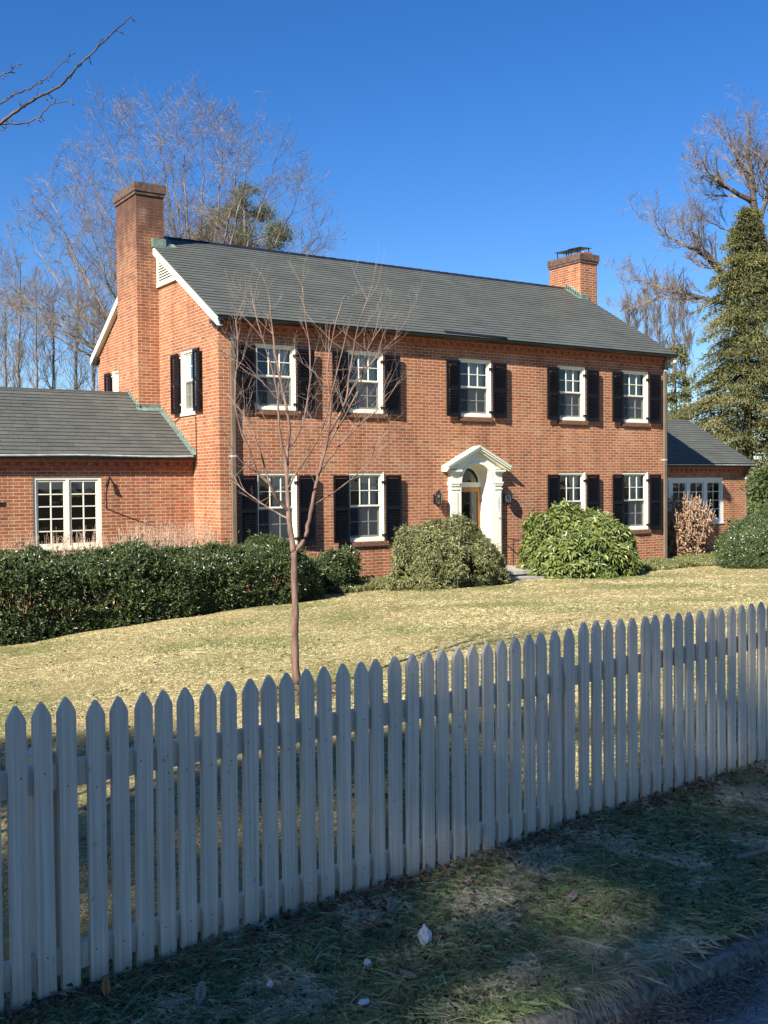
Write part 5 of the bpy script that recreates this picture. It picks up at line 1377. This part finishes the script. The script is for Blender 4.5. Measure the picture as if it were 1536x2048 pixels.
a = wob(np.stack([x, y, x*0], 1), 1.1, 3)*3.1+rng.normal(size=n)*1.0; hz = np.stack([np.cos(a), np.sin(a), np.zeros(n)], 1)
D = unit(hz*.55+np.array([0, 0, .8])+rng.normal(size=(n, 3))*.3); Lb = rng.uniform(.03, .075, n)*(.7+.6*lush)
V, F, m_ = strands(np.stack([x, y, gz(x, y)-.004], 1), D, Lb, .0030+.00028*d, hz*.9+np.array([0, 0, -.75]), 3)
meta(np_mesh('lawn_grass', V, F, M['lawn'], rnd=np.repeat(rng.uniform(0, 1, n), m_)), 'short dormant yellow lawn grass with greener patches', 'grass', kind='stuff')
# strip along the back of the fence and the verge: longer, greener grass
def blades(name, x, y, Lb, wd, bend, mat, label, up_=.85, zoff=0, lay=None, nseg=4):
    n = len(x); a = rng.uniform(0, 6.28, n) if lay is None else lay+rng.normal(size=n)*.6
    hz = np.stack([np.cos(a), np.sin(a), np.zeros(n)], 1); D = unit(hz*.45+np.array([0, 0, up_])+rng.normal(size=(n, 3))*.25)
    V, F, m_ = strands(np.stack([x, y, gz(x, y)-.004+zoff], 1), D, Lb, wd, hz*bend+np.array([0, 0, -bend*.8]), nseg)
    V[:, 2] = np.maximum(V[:, 2], np.repeat(gz(x, y), m_)+rng.uniform(.002, .03, len(V))*(1))if lay is None else V[:, 2]
    return V, F, np.repeat(rng.uniform(0, 1, n), m_)
n = 130000; x = rng.uniform(-10.5, -1.5, n); y = yf(x)-rng.uniform(-.16, 1.2, n); y = np.maximum(y, KERB_Y+.03+rng.uniform(0, .03, n))
ok = rng.uniform(0, 1, n) < (.55+.45*np.clip(wob(np.stack([x, y, x*0], 1), 4.0), -.6, 1)); x, y = x[ok], y[ok]
cl = wob(np.stack([x, y, x*0], 1), 6.0, 1)
V, F, r = blades('v', x, y, rng.uniform(.03, .12, len(x))*(1+.5*cl), rng.uniform(.0022, .0052, len(x)), .8, 'verge', '')
parts = [(V, F, r)]
n = 9000; x = rng.uniform(-9.5, -2, n); y = yf(x)-np.abs(rng.normal(size=n))*.05-.01; ok = wob(np.stack([x, y*0, x*0], 1), 5.0, 2)+rng.normal(size=n)*.3 > .1; x, y = x[ok], y[ok]
parts.append(blades('v', x, y, rng.uniform(.07, .2, len(x)), .0036, .8, 'verge', '', 1.1))
V, F, r = merge(parts); meta(np_mesh('verge_grass', V, F, M['verge'], rnd=r), 'matted green and straw verge grass between fence and street', 'grass', kind='stuff')
# straw strands lying on the verge
n = 9000; x = rng.uniform(-10, -2, n); y = yf(x)-rng.uniform(.02, 1.06, n); a = rng.uniform(0, 6.28, n)
hz = np.stack([np.cos(a), np.sin(a), rng.uniform(-.05, .3, n)], 1)
V, F, m_ = strands(np.stack([x, y, gz(x, y)+rng.uniform(.01, .05, n)], 1), hz, rng.uniform(.04, .14, n), rng.uniform(.0012, .0028, n), rng.normal(size=(n, 3))*.25*np.array([1, 1, 0])+np.array([0, 0, -.25]), 4)
parts = [(V, F, np.repeat(rng.uniform(0, 1, n), m_))]
# strands hanging over the kerb
n = 6500; x = rng.uniform(-9, -2.5, n); dens = np.clip(wob(np.stack([x, x*0, x*0], 1), 7.2, 1.5)*1.5+.35, 0.04, 1); ok = rng.uniform(0, 1, n) < dens; x = x[ok]; n = len(x)
y = KERB_Y+np.abs(rng.normal(size=n))*.05+.0; P = np.stack([x, y, gz(x, np.full(n, KERB_Y+.05))+rng.uniform(.005, .03, n)], 1)
ta = np.sin(x*9)*.5+rng.normal(size=n)*.6; D = unit(np.stack([ta, -np.abs(rng.normal(size=n)*.4)-.35, rng.uniform(.1, .8, n)], 1))
V, F, m_ = strands(P, D, rng.uniform(.06, .24, n), .0026, np.stack([rng.normal(size=n)*.2, np.full(n, -.15), np.full(n, -.85)], 1), 5)
V[:, 2] = np.maximum(V[:, 2], ROAD_Z+rng.uniform(.003, .012, len(V)))
parts.append((V, F, np.repeat(rng.uniform(0, 1, n), m_)))
V, F, r = merge(parts); meta(np_mesh('straw', V, F, M['straw'], rnd=r), 'dry straw strands matted on the verge and hanging over the kerb', 'straw', kind='stuff')
# debris of straw in the gutter of the road
n = 4200; x = np.where(rng.uniform(0, 1, n) < .7, rng.normal(size=n)*.20-5.98, rng.uniform(-9, -3, n)); y = KERB_Y-.10-np.abs(rng.normal(size=n))*np.where(np.abs(x+5.98) < .35, .10, .015); a = rng.uniform(0, 6.28, n)
V1, F1 = leaf_geo(np.stack([x, y, ROAD_Z+rng.uniform(.004, .03, n)], 1), np.stack([np.cos(a), np.sin(a), rng.normal(size=n)*.15], 1), unit(np.array([0, 0, 1.])+rng.normal(size=(n, 3))*.4), rng.uniform(.015, .07, n), rng.uniform(.002, .007, n), .2)
n2 = 4200; x = rng.uniform(-9, -2, n2); q_ = rng.uniform(0, 1, n2); y = np.where(q_ < .12, KERB_Y-.11-np.abs(rng.normal(size=n2))*.05, np.where(q_ < .6, yf(x)-.02-np.abs(rng.normal(size=n2))*.09, yf(x)-rng.uniform(.0, 1.05, n2))); zz = np.where(y < KERB_Y-.12, ROAD_Z, gz(x, y)+.02); a = rng.uniform(0, 6.28, n2)
V2, F2 = leaf_geo(np.stack([x, y, zz+rng.uniform(.004, .03, n2)], 1), np.stack([np.cos(a), np.sin(a), rng.normal(size=n2)*.3], 1), unit(np.array([0, 0, 1.])+rng.normal(size=(n2, 3))*.6), rng.uniform(.012, .045, n2), rng.uniform(.008, .022, n2), .4, .3)
V, F, r = merge([(V1, F1, np.repeat(rng.uniform(.5, 1, n), 4)), (V2, F2, np.repeat(rng.uniform(0, .75, n2), 4))])
meta(np_mesh('leaf_litter', V, F, M['litter'], rnd=r), 'small brown leaf litter on the verge and along the kerb', 'leaf litter', kind='stuff')

x, y, d = scatter_view(1500, 5, 24, 1.3, .9); ok = (y > yf(x)+.1) & ~inhedge(x, y); x, y = x[ok], y[ok]; n = len(x); a = rng.uniform(0, 6.28, n)
V, F = leaf_geo(np.stack([x, y, gz(x, y)+.03], 1), np.stack([np.cos(a), np.sin(a), rng.normal(size=n)*.3], 1), unit(np.array([0, 0, 1.])+rng.normal(size=(n, 3))*.5), rng.uniform(.02, .06, n), rng.uniform(.012, .035, n), .4, .3)
meta(np_mesh('lawn_leaves', V, F, M['litter'], rnd=np.repeat(rng.uniform(.1, .9, n), 4)), 'sparse small brown leaves scattered over the lawn', 'leaf litter', kind='stuff')
n = 2400; x = rng.uniform(-10, 3, n); y = yf(x)+np.abs(rng.normal(size=n))*.12+.02; hz = rdir(n)
V, F, m_ = strands(np.stack([x, y, gz(x, y)], 1), unit(hz*.4+np.array([0, 0, 1.])), rng.uniform(.05, .15, n), .003, hz*.5*np.array([1, 1, 0])+np.array([0, 0, -.3]), 3)
meta(np_mesh('fence_line_grass', V, F, M['lawn'], rnd=np.repeat(rng.uniform(0, 1, n), m_)), 'taller grass left unmown along the back of the fence', 'grass', kind='stuff')

# ------------------------------------------------------------------ single large leaves and scraps
def big_leaf(px, py, z, L_, W_, ang, label, mat='bigleaf', tilt=.15, grp='large dry leaves on the verge', curl=.25):
    v = fw+rt*((px-768)/FPX)-up*((py-1024)/FPX); t = z/v.z; c = CAM+v*t
    L_ *= .85; W_ *= .8; mb = MB(); d = Vector((math.cos(ang), math.sin(ang), tilt)).normalized(); s_ = d.cross(Vector((0, 0, 1))).normalized(); n_ = s_.cross(d)
    K = 8; rows = []
    for k in range(K+1):
        f = k/K; w_ = W_*math.sin(math.pi*min(1, f*.96+.03))**.75*(1-.25*f); p = c+d*L_*(f-.5)+n_*(curl*L_*(f-.5)**2)
        rows.append([p-s_*w_/2+n_*w_*.28, p, p+s_*w_/2+n_*w_*.22])
    for a, b in zip(rows, rows[1:]):
        for j in (0, 1): mb.face([tuple(a[j]), tuple(a[j+1]), tuple(b[j+1]), tuple(b[j])])
    o = mb.build('fallen_leaf', M[mat], base=c, smooth=True, fix=False)
    sm = o.modifiers.new('t', 'SOLIDIFY'); sm.thickness = .0008
    return meta(o, label, 'leaf', grp)
big_leaf(352, 2008, -1.66, .13, .055, YAW*-1+.2, 'large pale dry leaf lying at the lower left, left half of the pair')
big_leaf(402, 1985, -1.64, .10, .05, 1.0, 'large pale dry leaf tilted up at the lower left, right half of the pair', tilt=.5)
big_leaf(212, 1972, -1.68, .085, .04, 1.3, 'small orange dry leaf standing against the fence foot at lower left', 'orangeleaf', tilt=1.3)
big_leaf(1308, 1636, -1.70, .11, .045, -.2, 'pale curled leaf below the right part of the fence')
big_leaf(1522, 1602, -1.70, .16, .05, -.9, 'pale curled leaf at the right picture edge under the fence')
big_leaf(1500, 1712, -1.70, .16, .06, -.3, 'pale broad leaf on the verge near the right edge')
big_leaf(742, 1852, -1.69, .13, .05, .1, 'brown leaf lying close to the fence foot in the middle', 'orangeleaf')
big_leaf(782, 1812, -1.69, .13, .05, .9, 'pinkish tan leaf leaning at the fence foot in the middle')
big_leaf(760, 1832, -1.685, .07, .03, .3, 'small whitish leaf between the two leaves at the fence foot')
big_leaf(935, 1766, -1.70, .16, .045, .35, 'long tan leaf lying against the fence foot right of the middle')
big_leaf(815, 1950, -1.70, .09, .05, 2.0, 'small grey-brown leaf in the grass below the crumpled scrap')
big_leaf(1145, 1795, -1.70, .11, .05, .5, 'mauve-brown leaf in the grass, right of the middle of the verge')
def scrap(px, py, z, s_, label, seed):
    v = fw+rt*((px-768)/FPX)-up*((py-1024)/FPX); c = CAM+v*(z/v.z)
    import bmesh
    bm = bmesh.new(); bmesh.ops.create_icosphere(bm, subdivisions=3, radius=1); 
    for q in bm.verts:
        n_ = mnoise.noise(q.co*1.7+Vector((seed, 0, 0)))*.5+mnoise.noise(q.co*4+Vector((seed, 3, 0)))*.25
        q.co = Vector((q.co.x*s_[0], q.co.y*s_[1], q.co.z*s_[2]))*(1+n_)
    me = bpy.data.meshes.new('litter_scrap'); bm.to_mesh(me); bm.free(); me.materials.append(M['paper'])
    o = bpy.data.objects.new('litter_scrap', me); COL.objects.link(o); o.location = c; return meta(o, label, 'litter')
scrap(850, 1872, -1.69, (.024, .02, .036), 'crumpled white plastic scrap standing in the grass in the middle of the verge', 1)
scrap(735, 1925, -1.71, (.014, .012, .012), 'small white scrap in the grass below the middle of the fence', 4)
scrap(728, 2003, -1.71, (.02, .014, .008), 'flat white scrap near the bottom edge of the picture', 9)
scrap(540, 1968, -1.70, (.012, .012, .012), 'small grey-white pebble-like scrap in the dark grass at lower left', 12)
